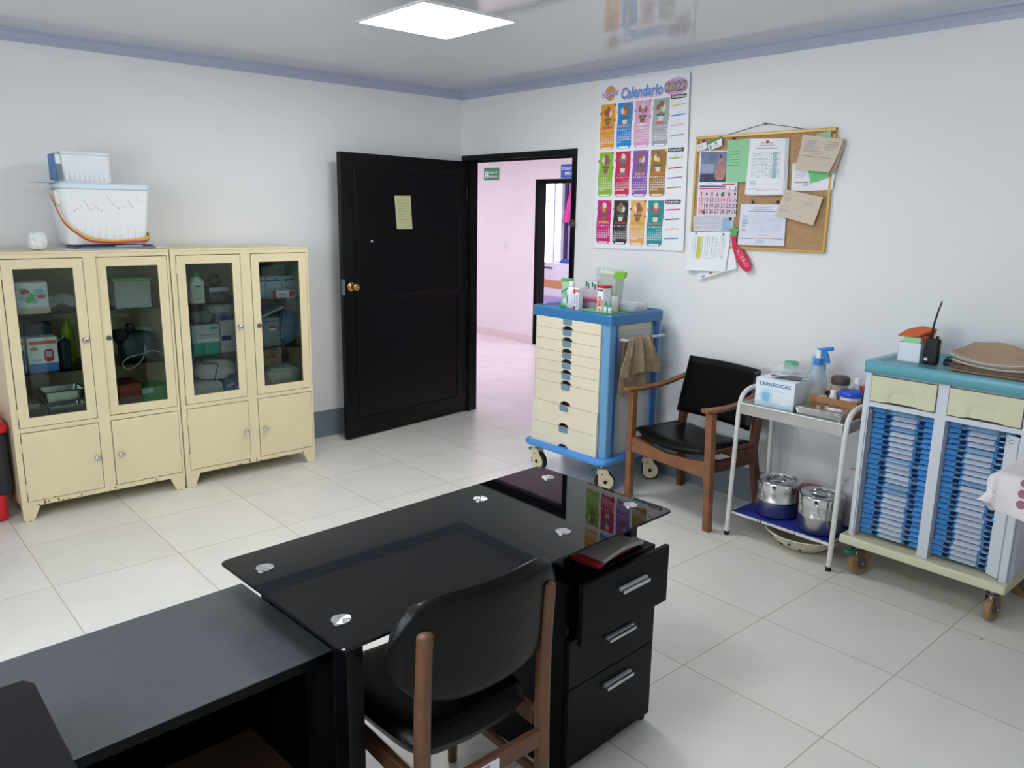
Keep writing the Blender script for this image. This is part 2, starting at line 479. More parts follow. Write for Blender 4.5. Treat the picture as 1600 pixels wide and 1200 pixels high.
b = MB(mat('bedroom_pane', (235, 240, 245), .02, alpha=.25)); b.box(5.598, 5.602, 4.45, 6, .66, 2.21)
struct('window_3', b)

# things on the corridor wall; local frame: x to the viewer's right, z up, front -y
RZ = -PI/2
def onwall(x, y, z): return (x, y, z)
flat = lambda y=0.: (lambda a, c: (a, y, c))
GREENS = mat('sign_green', (44, 138, 92), .5); BLUES = mat('sign_blue', (58, 92, 190), .5)
b = MB(GREENS); b.box(-.15, .15, -.008, 0, -.078, .078)
b.mat(PAPER); b.box(-.128, -.05, -.0095, -.008, -.05, .034)
b.text('SALIDA DE', -.035, .004, .04, flat(-.0095), width=.16, bold=.02).text('EMERGENCIA', -.035, -.045, .036, flat(-.0095), width=.165, bold=.02)
b.mat(GREENS); b.box(-.11, -.07, -.0105, -.0095, -.04, -.03).box(-.1, -.09, -.0105, -.0095, -.03, .01).box(-.112, -.078, -.0105, -.0095, 0, .012)
single('exit_sign', b, 'green emergency exit sign on the lilac corridor wall', 'sign', (XH, 3.04, 2.138), RZ)
b = MB(BLUES); b.box(-.19, .19, -.008, 0, -.078, .078)
b.mat(PAPER).text('ZONA DESCANSO', -.17, .012, .05, flat(-.0095), width=.34, bold=.02).text('EMPLEADOS', 0, -.045, .05, flat(-.0095), align='c', width=.24, bold=.02)
single('room_sign', b, 'blue staff room sign above the far black door frame', 'sign', (XH, 1.56, 2.142), RZ)
def switch(name, label, loc, rz, n):
    t = thing(name, label, 'switch', loc, rz)
    MB(WHITEPL).box(-.036, .036, -.008, 0, -.06, .06, .004).build('plate', t)
    for i in range(n):
        z = .034-.034*i*(3/n) if n > 1 else 0
        MB(mat('switch_white', (214, 216, 220), .3)).box(-.02, .02, -.013, -.007, z-.013, z+.013, .003).build('rocker', t)
switch('light_switch', 'white single light switch on the lilac corridor wall', (XH, 2.74, 1.228), RZ, 1)
switch('light_switch', 'white triple light switch on the wall behind the drawer cart', (0, -1.52, 1.258), RZ, 3)

# hospital bed far behind
t = thing('hospital_bed', 'white hospital bed seen through the far doorway', 'bed', (4.75, 3.35, 0), RZ)
BW = mat('bed_white', (232, 230, 236), .4)
b = MB(BW)
def bedhead(b, y, h):
    b.prism(rrect(-.46, .46, .45, h, .08), y, y+.05, 'xz')
bedhead(b, -.50, .93); b.build('footboard', t)
b = MB(mat('bed_handle', (70, 66, 76), .5)); b.box(-.26, .08, -.507, -.498, .84, .865, .004); b.build('footboard_handle', t)
MB(mat('bed_wood', (206, 146, 104), .5)).box(-.46, .46, -.512, -.498, .56, .68, .003).build('wood_strip', t)
b = MB(BW); b.box(-.44, .44, -.44, 1.3, .42, .52, .02); b.build('bed_base', t)
b = MB(mat('mattress_cover', (224, 222, 234), .8)); b.box(-.43, .43, -.43, 1.3, .52, .72, .05); b.build('mattress', t)
for sx in (-1, 1):
    b = MB(BW); b.prism(rrect(-.25, .55, .6, .9, .08), sx*.47-.015, sx*.47+.015, 'yz'); b.build('side_rail', t)
for sx in (-1, 1):
    for y in (-.4, 1.2):
        b = MB(SATIN); b.cyl((sx*.38, y, .08), (sx*.38, y, .43), .02); b.mat(RUBBER).cyl((sx*.38-.02, y, .06), (sx*.38+.02, y, .06), .06); b.build('leg', t)
bl = mat('blue_garment', (52, 74, 170), .9, noise=.35, nscale=30)
def lump(u, v, s=1):
    x = (u-.5)*.8; y = (v-.5)*.5
    e = (math.sin(PI*u)*math.sin(PI*v))**.4
    return (x, y, e*(.25+.035*math.sin(9*u+3*v)*math.cos(11*v)+.02*math.sin(25*u)))
b = MB(bl); b.grid(lump, 30, 18)
single('bundled_clothes', b, 'bundle of blue and white clothes lying on the far bed', 'clothes', (4.62, 3.2, .722), RZ)
# pink garment
pk = mat('pink_cloth', (226, 86, 168), .85, noise=.2, nscale=12)
b = MB(pk)
def dress(u, v):
    wd = .1+.16*v
    return ((u-.5)*wd*2, -.05-.03*math.sin(u*14+2*v)*v-.03, -.62*v)
b.grid(dress, 24, 14, thick=(0, .015, 0))
b.mat(CHROME).tube([(0, -.055, 0), (0, -.05, .05), (0, -.01, .06)], .004)
single('hanging_garment', b, 'pink garment hanging on the violet wall beyond the far doorway', 'clothes', (5.6, 4.08, 2.12), RZ)
# striped textile on a chair at the far doorway
st = mat('stripe_dark', (46, 62, 104), .9); sy = mat('stripe_yellow', (206, 178, 98), .9)
t = thing('striped_armchair', 'armchair with striped cover low in the far doorway', 'armchair', (3.75, 2.25, 0), RZ)
b = MB()
for i in range(14):
    b.mat((st, sy, PAPER, mat('stripe_teal', (70, 130, 150), .9))[i % 4]).box(-.3+.6*i/14, -.3+.6*(i+1)/14, -.3, .3, .34, .46)
b.build('seat', t)
b = MB()
for i in range(14):
    b.mat((st, sy, PAPER, MATS['stripe_teal'])[i % 4]).box(-.3+.6*i/14, -.3+.6*(i+1)/14, .22, .32, .4, .62)
b.build('backrest', t)
for x in (-.27, .27):
    for y in (-.27, .27): MB(WOODD).box(x-.02, x+.02, y-.02, y+.02, 0, .34).build('leg', t)

# ------------------------------------------------------------------ lamps
def led(label, x0, x1, y0, y1, z, power, col=(1, 1, 1, 1), recess=True, room='LED'):
    t = thing('ceiling_light', label, 'ceiling light', ((x0+x1)/2, (y0+y1)/2, z))
    hx, hy = (x1-x0)/2, (y1-y0)/2
    b = MB(WHITEPL); e = .014
    for a in ((-hx, hx, -hy, -hy+e), (-hx, hx, hy-e, hy), (-hx, -hx+e, -hy+e, hy-e), (hx-e, hx, -hy+e, hy-e)):
        b.box(a[0], a[1], a[2], a[3], -.006, .03)
    b.build('frame', t)
    n = 'led_diffuser_%s' % room
    if n not in MATS:
        m = mat(n, (255, 255, 255), .5); bs = m.node_tree.nodes['Principled BSDF']
        bs.inputs['Emission Color'].default_value = col; bs.inputs['Emission Strength'].default_value = power
    MB(MATS[n]).box(-hx+e, hx-e, -hy+e, hy-e, -.002, .01).build('diffuser', t)
led('square white LED ceiling panel, lit, above the room', lx0, lx1, ly0, ly1, H, LAMP_POWER, (.97, .985, 1, 1))
led('square LED ceiling panel above the side unit, out of the picture', -3.95, -3.35, -3.9, -3.3, H-.032, LAMP_POWER, (.97, .985, 1, 1))  # unseen panel, added to brighten the left side of the room
led('LED ceiling panel over the corridor doorway', 1.1, 1.7, 1.2, 1.8, H-.032, HALL_POWER, (1, .965, .985, 1), room='hall')  # added to light the corridor, fixture itself unseen
led('LED ceiling panel of the far bedroom', 3.9, 4.5, 2.4, 3.0, H-.032, HALL_POWER, (1, .965, .985, 1), room='hall')  # added so the bed facing the doorway turns out white
led('LED ceiling panel deeper in the corridor', 1.1, 1.7, 4.0, 4.6, H-.032, HALL_POWER, (1, .965, .985, 1), room='hall')  # second added corridor light, also out of sight
# ================================================================== medical cabinets
def cabinet(label, cx, ajar):
    t = thing('medicine_cabinet', label, 'cabinet', (cx, -.04, 0), 0, 'cream metal medicine cabinets along the wall')
    hw, D, z0, z1 = .425, .46, .082, 1.42
    b = MB(CREAM); s = .018
    b.box(-hw, -hw+s, -D+.02, 0, z0, z1).box(hw-s, hw, -D+.02, 0, z0, z1).box(-hw+s, hw-s, -.014, 0, z0, z1)
    b.box(-hw, hw, -D, 0, z1-.006, z1+.006, .003).box(-hw+s, hw-s, -D+.02, -.014, z0, z0+.02).box(-hw+s, hw-s, -D+.02, -.014, .495, .508)
    # face frame
    for x0, x1, a0, a1 in ((-hw, -.397, z0, z1-.006), (.412, hw, z0, z1-.006), (-.018, .043, .108, .489), (-.018, .043, .513, 1.392), (-.397, .412, 1.392, z1-.006), (-.397, .412, .489, .513), (-.397, .412, z0, .108)):
        b.box(x0, x1, -D, -D+.02, a0, a1)
    b.mat(RUST)
    for i in range(14):
        x = random.uniform(-.4, .4); r = random.uniform(.0015, .006)
        b.box(x, x+r*2, -D-.0006, -D, z0+random.choice([0, .002, .02]), z0+random.uniform(.003, .008)+.0)
    b.build('body', t)
    b = MB(CREAM)
    for sx in (-1, 1):
        for sy in (0, 1):
            b = MB(CREAM)
            poly = [(sx*hw, z0), (sx*(hw-.085), z0), (sx*(hw-.075), z0-.022), (sx*(hw-.05), 0), (sx*(hw-.008), 0)]
            if sx > 0: poly = poly[::-1]
            y = -D+.002 if sy == 0 else -.03
            b.prism(poly, y, y+.02, 'xz')
            b.box(min(sx*(hw-.002), sx*(hw-.02)), max(sx*(hw-.002), sx*(hw-.02)), y+.002, y+.05, .012, z0-.001)
            if sy == 0: b.mat(RUST).box(sx*(hw-.03)-.004, sx*(hw-.03)+.006, y-.001, y, 0, .004)
            b.build('leg', t)
    for z in (.785, 1.10):
        b = MB(SHELFG); b.box(-.405, .405, -.40, -.02, z-.005, z); b.build('glass_shelf', t)
    def door(x0, x1, a0, a1, hinge, glass, ang, kx, kz, kmat):
        g = .004; W = x1-x0-2*g
        b = MB(CREAM); y0 = -.004; y1 = .014
        s_ = 1 if hinge == 'l' else -1
        def bx(xa, xb, za, zb, ya=y0, yb=y1, bev=0):
            if s_ < 0: xa, xb = -xb, -xa
            b.box(xa, xb, ya, yb, za, zb, bev)
        zz0, zz1 = a0+g, a1-g
        if glass:
            e = .048
            bx(0, e, zz0, zz1); bx(W-e, W, zz0, zz1); bx(e, W-e, zz0, zz0+e); bx(e, W-e, zz1-e, zz1)
        else:
            bx(0, W, zz0, zz1)
            if True:
                b.mat(RUST)
                for i in range(5):
                    x = random.uniform(.03, W-.03); bx(x, x+random.uniform(.003, .01), zz0+.002, zz0+.006, y0-.0006, y0)
                b.mat(CREAM)
        hx = x0+g if hinge == 'l' else x1-g
        d = b.build('door', t, (hx, -D, 0), ang if hinge == 'l' else -ang)
        if glass:
            b = MB(GLASS); bx(e-.004, W-e+.004, zz0+e-.004, zz1-e+.004, .004, .008); b.build('pane', d)
        for hz in (a0+.08, a1-.08):
            b = MB(CREAM); b.cyl((-.004*s_, -.003, hz-.025), (-.004*s_, -.003, hz+.025), .005, n=8); b.build('hinge', d)
        b = MB(kmat)
        kxx = (kx-hx)
        b.M = Matrix.Translation((kxx, y0, kz)) @ Matrix.Rotation(PI/2, 4, 'X')
        if kmat is CHROME: b.lathe([(.011, 0), (.012, .003), (.006, .006), (.006, .014), (.013, .02), (.015, .026), (.011, .031), (.004, .032)], n=20)
        else: b.lathe([(.014, 0), (.014, .005), (.009, .007)], n=20)
        b.build('knob', d)
    LK = mat('dull_lock', (112, 108, 100), .4, metal=.7)
    door(-.397, -.018, .513, 1.392, 'l', True, 0, -.048, .953, CHROME)
    door(.043, .412, .513, 1.392, 'r', True, ajar, .078, .95, LK)
    door(-.397, -.018, .108, .489, 'l', False, 0, -.045, .293, CHROME)
    door(.043, .412, .108, .489, 'r', False, 0, .08, .29, CHROME)
    return t
cabinet('cream medicine cabinet nearer the red bin, carrying the foam coolers', -2.918, .05)
cabinet('cream medicine cabinet beside the open black door, bare on top', -2.061, .0)

# ------------------------------------------------------------------ generic goods
def inst(cx, x, y, z): return (cx+x, y, z)
def carton(name, label, cat, loc, w, d, h, m, extra=None, rz=0, group=None, bev=.002):
    b = MB(m); b.box(-w/2, w/2, -d/2, d/2, 0, h, bev)
    f = -d/2-.0008
    if extra: extra(b, f)
    return single(name, b, label, cat, loc, rz, group)
def strip(b, m, x0, x1, z0, z1, f): b.mat(m).box(x0, x1, f, f+.0007, z0, z1)
def dots(b, cols, w, h, z0, f, n=14, r=.014):
    for i in range(n):
        b.mat(cols[i % len(cols)])
        x = random.uniform(-w/2+r*1.4, w/2-r*1.4); z = z0+random.uniform(r, h-r)
        rx = r*random.uniform(.7, 1.4); rz_ = r*random.uniform(.45, .8)
        b.add([(x+rx*math.cos(a*PI/6), f-.0001*i, z+rz_*math.sin(a*PI/6)) for a in range(12)], [tuple(range(12))])
C1, C2 = -2.918, -2.061
Y0 = -.38
pink = mat('print_pink', (222, 70, 120), .5); grn = mat('print_green', (96, 190, 84), .5); lbl = mat('print_pale_blue', (170, 206, 216), .5); pur = mat('print_purple', (70, 66, 150), .5)
org = mat('print_orange', (228, 106, 62), .6); teal = mat('print_teal', (60, 170, 160), .6); navy = mat('navy_dark', (34, 46, 62), .6)
def f_tissue(b, f):
    dots(b, [pink, grn, lbl, lbl, lbl, mat('print_mauve', (214, 190, 206), .5)], .15, .105, .045, f, 13, .021)
    strip(b, PAPER2, -.078, .078, 0, .035, f)
carton('tissue_pack', 'white tissue pack with coloured shapes, behind the leftmost glass door', 'tissue pack', (C1-.255, Y0+.02, 1.10), .155, .12, .165, PAPER, f_tissue, bev=.008)
def f_glu(b, f):
    strip(b, org, -.062, .065, .148, .166, f); strip(b, BLUEP, -.07, .07, .0, .045, f); strip(b, lbl, -.055, -.01, .055, .07, f)
    b.mat(RED).prism(rrect(.004, .05, .052, .12, .016), f-.0008, f+.0007, 'xz'); b.mat(LGREY).box(.013, .041, f-.0012, f, .078, .108)
    b.mat(KRAFT).add([(-.04+.018*math.cos(a*PI/8), f, .125+.011*math.sin(a*PI/8)) for a in range(16)], [tuple(range(16))])
    b.mat(PAPER).grid(lambda u, v: (.07+.045*u, f+.02+.05*v, .185-.02*math.sin(u*3)-.02*v+.01*math.sin(9*v)), 5, 4)
carton('meter_box', 'opened white carton printed with a red meter, on the middle shelf', 'box', (C1-.23, Y0+.03, .785), .142, .1, .185, PAPER, f_glu)
def f_glu2(b, f): strip(b, BLUEP, -.03, .03, 0, .12, f); strip(b, org, -.03, .03, .145, .17, f)
carton('supply_box', 'white and blue carton edge beside the red meter carton', 'box', (C1-.345, Y0+.05, .785), .07, .1, .185, PAPER, f_glu2)
carton('dark_pouch', 'dark blue pouch standing behind the red meter carton', 'pouch', (C1-.215, Y0+.14, .785), .13, .05, .25, mat('dark_teal_pouch', (30, 62, 76), .6), bev=.015)
carton('blood_pressure_case', 'navy case leaning beside the red meter carton', 'case', (C1-.12, Y0+.06, .785), .05, .12, .16, navy, rz=.15, bev=.012)
b = MB(mat('yellow_green_bottle', (150, 170, 50), .35)); b.lathe([(.03, 0), (.034, .01), (.034, .17), (.03, .2), (.014, .225), (.014, .25)], n=20)
single('disinfectant_bottle', b, 'yellow green bottle beside the navy case in the left cabinet', 'bottle', (C1-.065, Y0+.16, .785))
b = MB(CLOUDY); b.grid(lambda u, v: (.3*(u-.5), .12*(v-.5), .025+.05*math.sin(PI*u)*math.sin(PI*v)+.012*math.sin(17*u+9*v)), 24, 12); 
single('plastic_bag', b, 'crumpled clear plastic bag beside the tissue pack', 'bag', (C1-.09, Y0+.12, 1.10))
def basin(label, loc, w, d, h, m=STEEL, grp='steel trays in the left cabinet'):
    b = MB(m)
    o = rrect(-w/2, w/2, -d/2, d/2, .02); i = rrect(-w/2+.01, w/2-.01, -d/2+.01, d/2-.01, .015); n = len(o)
    k = .86
    vs = [(x*k, y*k, 0) for x, y in o]+[(x, y, h) for x, y in o]+[(x*1.04, y*1.06, h) for x, y in o]+[(x, y, h+.002) for x, y in i]+[(x*k, y*k, .004) for x, y in i]
    fs = [(j*n+a, j*n+(a+1) % n, (j+1)*n+(a+1) % n, (j+1)*n+a) for j in range(4) for a in range(n)]+[tuple(range(n))[::-1], tuple(range(4*n, 5*n))]
    b.add(vs, fs)
    return single('instrument_tray', b, label, 'tray', loc, 0, grp)
basin('small steel tray at the bottom left of the left cabinet', (C1-.30, Y0+.02, .508), .13, .16, .08)
basin('steel tray under the topmost tray in the left cabinet', (C1-.145, Y0+.02, .508), .2, .18, .085)
basin('topmost of the steel trays in the left cabinet', (C1-.15, Y0+.05, .608), .21, .18, .06)
# right door of the left cabinet
b = MB(CLEAR); w, d, h = .19, .2, .15
b.box(-w/2, w/2, -d/2, -d/2+.003, 0, h).box(-w/2, w/2, d/2-.003, d/2, 0, h).box(-w/2, -w/2+.003, -d/2, d/2, 0, h).box(w/2-.003, w/2, -d/2, d/2, 0, h).box(-w/2, w/2, -d/2, d/2, 0, .004)
t = thing('storage_bin', 'clear storage bin with green lid behind the ajar glass door', 'storage box', (C1+.235, Y0+.04, 1.10))
b.build('bin_body', t)
b = MB(mat('lime_lid', (86, 176, 76), .4)); b.box(-.105, .105, -.108, .108, h, h+.018, .006); b.build('lid', t)
for i, (c, nm, lb) in enumerate(((mat('pack_pink', (224, 150, 140), .7), 'gauze_pack', 'pink pack inside the clear bin with green lid'), (mat('pack_yellow', (218, 196, 120), .7), 'gauze_pack', 'yellow pack inside the clear bin with green lid'), (WHITEPL, 'gauze_pack', 'white pack at the bottom of the clear bin'))):
    b = MB(c); b.box(-.07, .07, -.07, .07, 0, .024, .01); single(nm, b, lb, 'pack', (C1+.235, Y0+.03, 1.105+.026*(2-i)), .1*i, 'packs inside the clear bin')
# dark bag and tube
def blob(b, w, d, h, k=9, a=.06, sq=.5):
    def fn(u, v):
        th = 2*PI*u; ph = PI*v
        r = (abs(math.sin(ph))**sq)
        n = 1+a*math.sin(k*th+3*ph)*math.sin(ph)+a*.7*math.sin(k*1.7*ph+2*th)
        c = math.copysign(abs(math.cos(th))**.7, math.cos(th)); s_ = math.copysign(abs(math.sin(th))**.7, math.sin(th))
        return (w/2*r*c*n, d/2*r*s_*n, h/2*(1-math.copysign(abs(math.cos(ph))**.8, math.cos(ph))*(1 if v in (0, 1) else n*.97)))
    return b.grid(fn, 36, 20)
b = MB(mat('slate_bag', (52, 66, 76), .5)); blob(b, .21, .14, .17)
t = single('nebuliser_bag', b, 'dark grey bag of respiratory gear on the middle shelf, ajar door', 'bag', (C1+.27, Y0+.05, .785))
b = MB(BLACKP); blob(b, .08, .06, .075, 5, .1)
single('oxygen_mask', b, 'black mask lying at the left of the dark grey bag', 'mask', (C1+.17, Y0+.02, .90))
b = MB(BLACKP); blob(b, .05, .05, .06, 4, .1)
single('oxygen_mask', b, 'small black connector on top of the dark grey bag', 'mask', (C1+.23, Y0+.03, .945))
b = MB(mat('tubing', (176, 196, 204), .25)); b.tube(smooth_path([(.07, .01, .13), (.065, -.01, .09), (.04, -.012, .04), (0, -.014, .01), (-.04, -.014, .0), (-.06, -.012, .03), (-.03, -.012, .065), (.04, -.01, .078), (.1, 0, .09), (.15, 0, .08)]), .003, 8)
single('plastic_tube', b, 'looped pale plastic tube hanging in front of the dark bag', 'tube', (C1+.21, -.425, .755))
b = MB(CLOUDY); blob(b, .2, .16, .17, 7, .12)
single('plastic_bag', b, 'crumpled pale bag behind the dark grey bag', 'bag', (C1+.31, Y0+.2, .785))
carton('brown_box', 'dark red brown box on the bottom shelf, ajar door', 'box', (C1+.18, Y0+.05, .508), .12, .2, .16, mat('brown_red', (120, 56, 44), .6), lambda b, f: strip(b, mat('brown_lid', (150, 70, 50), .6), -.06, .06, .12, .145, f))
carton('green_pack', 'green and white pack on the bottom shelf beside the brown box', 'pack', (C1+.325, Y0+.06, .508), .15, .16, .12, mat('pack_green', (56, 160, 84), .6), lambda b, f: (strip(b, PAPER, -.07, .075, .0, .03, f), strip(b, LGREY, -.075, -.01, .085, .115, f)))
# right cabinet, left door
t = thing('antiseptic_bottle', 'white bottle with green cap on the top shelf of the right cabinet', 'bottle', (C2-.245, Y0-.0, 1.10))
b = MB(WHITEPL); b.prism(rrect(-.042, .042, -.03, .03, .02), 0, .125, 'xy', True)
b.lathe([(.041, .125), (.034, .142), (.018, .154), (.017, .158)], n=24, sy=.75)
b.mat(mat('label_pale_green', (196, 220, 206), .5)).box(-.026, .026, -.0308, -.03, .025, .11)
b.mat(INK).box(-.02, .012, -.0312, -.0308, .096, .102).mat(GREENS).box(-.018, .012, -.0312, -.0308, .02, .024)
b.build('body', t)
b = MB(mat('cap_green', (44, 168, 84), .4)); b.lathe([(.02, .156), (.021, .16), (.021, .18), (.018, .183)], n=24); b.build('cap', t)
b = MB(mat('cap_green', (44, 168, 84), .4)); b.lathe([(.026, 0), (.03, .02), (.03, .09), (.026, .1)], n=20)
single('green_jar', b, 'green jar behind the white bottle with green cap', 'jar', (C2-.31, Y0+.14, 1.16-.06))
carton('dark_box', 'dark grey box with pale lid on the top shelf, right cabinet', 'box', (C2-.11, Y0+.06, 1.10), .12, .12, .085, mat('slate_box', (78, 82, 92), .6), lambda b, f: strip(b, LGREY, -.06, .06, .06, .085, f))
b = MB(BLACKP)
for i in range(5): b.tube([(.038*(1-.06*i)*math.cos(a*PI/10), .02*math.sin(i), .034+.03*math.sin(a*PI/10)+.003*i) for a in range(20)], .003, 6, closed=True)
single('cable_coil', b, 'coil of black tubing resting on the dark grey box', 'cable', (C2-.125, Y0+.03, 1.185))
def f_glv(b, f): strip(b, teal, -.083, .083, 0, .075, f); strip(b, PAPER, -.05, .083, .075, .095, f); strip(b, INK, -.05, .06, .118, .121, f); strip(b, teal, .03, .07, .15, .165, f); strip(b, lbl, -.083, -.06, .075, .18, f)
carton('glove_box', 'white and turquoise glove box on the middle shelf, right cabinet', 'box', (C2-.215, Y0+.04, .785), .166, .12, .182, mat('carton_grey', (206, 206, 212), .6), f_glv)
def f_syr(b, f): strip(b, pur, -.055, .055, .2, .232, f); strip(b, pur, -.05, .01, .075, .105, f); strip(b, GREY, -.05, .05, .05, .053, f); strip(b, GREY, -.05, .05, .034, .037, f); strip(b, LGREY, -.03, .02, .15, .153, f)
carton('syringe_box', 'tall white and violet syringe box on the middle shelf, right cabinet', 'box', (C2-.07, Y0+.04, .785), .11, .12, .235, mat('carton_grey', (206, 206, 212), .6), f_syr)
b = MB(CLOUDY); blob(b, .15, .12, .07, 7, .12); single('plastic_bag', b, 'clear plastic bag lying on the violet syringe box', 'bag', (C2-.085, Y0+.05, 1.022))
b = MB(mat('crinkled_bag', (150, 150, 146), .4, alpha=.7)); blob(b, .13, .12, .08, 9, .14); single('plastic_bag', b, 'crinkled grey bag lying on the turquoise glove box', 'bag', (C2-.215, Y0+.05, .97))
PIL = mat('white_cloth_bundle', (206, 206, 214), .8, noise=.06, nscale=8)
b = MB(PIL); blob(b, .25, .22, .13, 5, .05); b.mat(BLACKP).tube(smooth_path([(-.11, -.1, .15), (-.1, -.115, .12), (-.02, -.118, .11), (-.03, -.122, .06), (-.04, -.12, .01)]), .003, 6)
single('cloth_bundle', b, 'upper white cloth bundle with dark cord, lower right cabinet', 'bundle', (C2-.15, Y0+.07, .616))
b = MB(PIL); b.box(-.1, .1, -.1, .1, 0, .108, .04, 4)
single('cloth_bundle', b, 'lower white cloth bundle at the bottom of the right cabinet', 'bundle', (C2-.225, Y0+.05, .508), 0)
carton('blue_pack', 'blue patterned pack beside the lower white bundle', 'pack', (C2-.06, Y0+.06, .508), .11, .14, .105, mat('pack_blue', (92, 124, 186), .6), lambda b, f: dots(b, [PAPER, lbl], .1, .08, .01, f, 12, .008), bev=.012)
# right cabinet, right door
def f_w(b, f):
    strip(b, mat('print_navy', (40, 66, 130), .6), -.048, .048, .104, .112, f)
    b.mat(BLUEP).add([(-.04, f-.0002, .1), (.03, f-.0002, .125), (.03, f-.0002, .117), (-.02, f-.0002, .1)], [(0, 1, 2, 3)])
for i, x in enumerate((.15, .262, .372)):
    carton('dressing_box', ('leftmost', 'middle', 'rightmost')[i]+' of the three pale blue boxes on the top shelf', 'box', (C2+x, Y0+.09, 1.10), .105, .1, .135, mat('pale_blue_carton', (176, 196, 216), .6), f_w, group='pale blue boxes in the right cabinet')
carton('ointment_box', 'slim red and white box lying before the pale blue boxes', 'box', (C2+.3, Y0-.005, 1.10), .155, .04, .048, PAPER, lambda b, f: (strip(b, RED, .035, .07, .006, .042, f), strip(b, mat('print_brick', (168, 60, 54), .6), -.0775, -.055, 0, .048, f), strip(b, GREY, -.035, .01, .022, .027, f)))
carton('grey_box', 'grey carton lying on top of the pale blue boxes', 'box', (C2+.27, Y0+.09, 1.235), .16, .09, .07, mat('grey_carton', (128, 128, 132), .6))
t = thing('plastic_tub', 'blue grey tub with slanted blue lid, middle shelf right cabinet', 'tub', (C2+.205, Y0+.07, .785))
b = MB(mat('tub_blue_grey', (142, 156, 170), .35)); b.box(-.062, .068, -.07, .07, 0, .19, .012)
b.mat(RED).box(0, .045, -.0712, -.07, .122, .138).mat(PAPER).box(-.005, .035, -.0712, -.07, .108, .12).mat(mat('print_navy', (40, 66, 130), .6)).box(-.04, .04, -.0712, -.07, .165, .172)
b.build('tub_body', t)
b = MB(mat('tub_lid', (108, 142, 196), .35)); b.M = Matrix.Translation((.005, 0, .225)) @ Matrix.Rotation(-.36, 4, 'Y'); b.box(-.09, .09, -.08, .08, -.006, .01, .005).mat(CHROME).box(-.088, .088, -.083, -.08, -.006, .003); b.build('lid', t)
b = MB(mat('blue_film', (120, 150, 196), .18, noise=.3, nscale=22, spec=.7)); b.M = Matrix.Rotation(.25, 4, 'Y'); blob(b, .13, .11, .22, 11, .12, .7)
single('wrapped_bundle', b, 'shiny blue plastic wrapped bundle beside the blue grey tub', 'bundle', (C2+.325, Y0+.06, .79))
carton('cardboard_box', 'brown cardboard box behind the silver pack, bottom shelf', 'box', (C2+.235, Y0+.13, .508), .145, .12, .25, mat('cardboard_pink', (176, 140, 120), .8), lambda b, f: (b.mat(INK).text('YODINE', 0, .19, .025, flat(f), align='c', width=.09), strip(b, mat('cardboard_dark', (120, 78, 66), .8), -.07, .07, .238, .25, f), b.mat(INK).text('24', 0, .155, .02, flat(f), align='c')))
b = MB(mat('silver_film', (196, 204, 206), .2, noise=.2, nscale=14, spec=.7)); blob(b, .26, .2, .15, 7, .06, .45)
single('foil_pack', b, 'large silver plastic wrapped pack on the bottom shelf, right cabinet', 'pack', (C2+.275, Y0+.05, .508))

# ------------------------------------------------------------------ on top of the left cabinet
TOP = 1.427
FOAM = mat('white_foam', (238, 241, 243), .6, bump=.08, bscale=120)
SCUFF = mat('grey_scuff', (168, 168, 172), .8)
def cooler(name, label, loc, rz, wt, wb, d, h, lid, grp, marks):
    t = thing(name, label, 'cooler', loc, rz, grp)
    b = MB(FOAM)
    def ring(w_, d_, z, r=.03): return [(x, y, z) for x, y in rrect(-w_/2, w_/2, -d_/2, d_/2, r)]
    zs = [(0, wb-.012, d-.05), (.012, wb, d-.04), (h-lid-.004, wt, d), (h-lid, wt-.006, d-.006)]
    vs = []; n = 0
    for z, w_, d_ in zs:
        R = ring(w_, d_, z); n = len(R); vs += R
    fs = [(j*n+a, j*n+(a+1) % n, (j+1)*n+(a+1) % n, (j+1)*n+a) for j in range(3) for a in range(n)]+[tuple(range(n))[::-1], tuple(range(3*n, 4*n))]
    b.add(vs, fs)
    # vertical flutes of the front
    for i in range(9):
        x = (-.36+.09*i)*wb
        hh = h*(.42+.14*math.sin(i*2.1))
        b.prism(rrect(x-.008, x+.008, .014, hh, .007, 3), -(d-.03)/2-.004, -(d-.04)/2, 'xz')
    b.mat(SCUFF)
    if marks:
        pts = [(-.16, .18), (-.13, .2), (-.11, .235), (-.085, .18), (-.06, .205), (-.03, .175), (0, .26), (.03, .215), (.06, .195), (.09, .2), (.11, .235), (.13, .2), (.15, .25), (.17, .235)]
        for (xa, za), (xb, zb) in zip(pts, pts[1:]):
            yf = -(d-.04+.04*za/h)/2-.001
            b.bar((xa, yf, za), (xb, yf, zb), .0022, .0015)
        for xa, za in pts[::2]: b.box(xa-.004, xa+.004, -(d-.04+.04*za/h)/2-.0015, -(d-.04)/2+.01, za-.003, za+.003)
    b.build('body', t)
    b = MB(mat('foam_lid', (222, 234, 242), .6) if marks else FOAM)
    b.box(-wt/2+.004, wt/2-.002, -d/2+.002, d/2-.002, h-lid, h, .012, 3)
    b.build('lid', t)
    return t
big = cooler('foam_cooler', 'large white foam cooler with yellow and red strap', (-2.765, -.265, TOP+.026), -.02, .45, .40, .30, .325, .034, 'foam coolers on the left cabinet', True)
sy_ = mat('strap_yellow', (222, 176, 62), .7); sr_ = mat('strap_red', (176, 66, 74), .7)
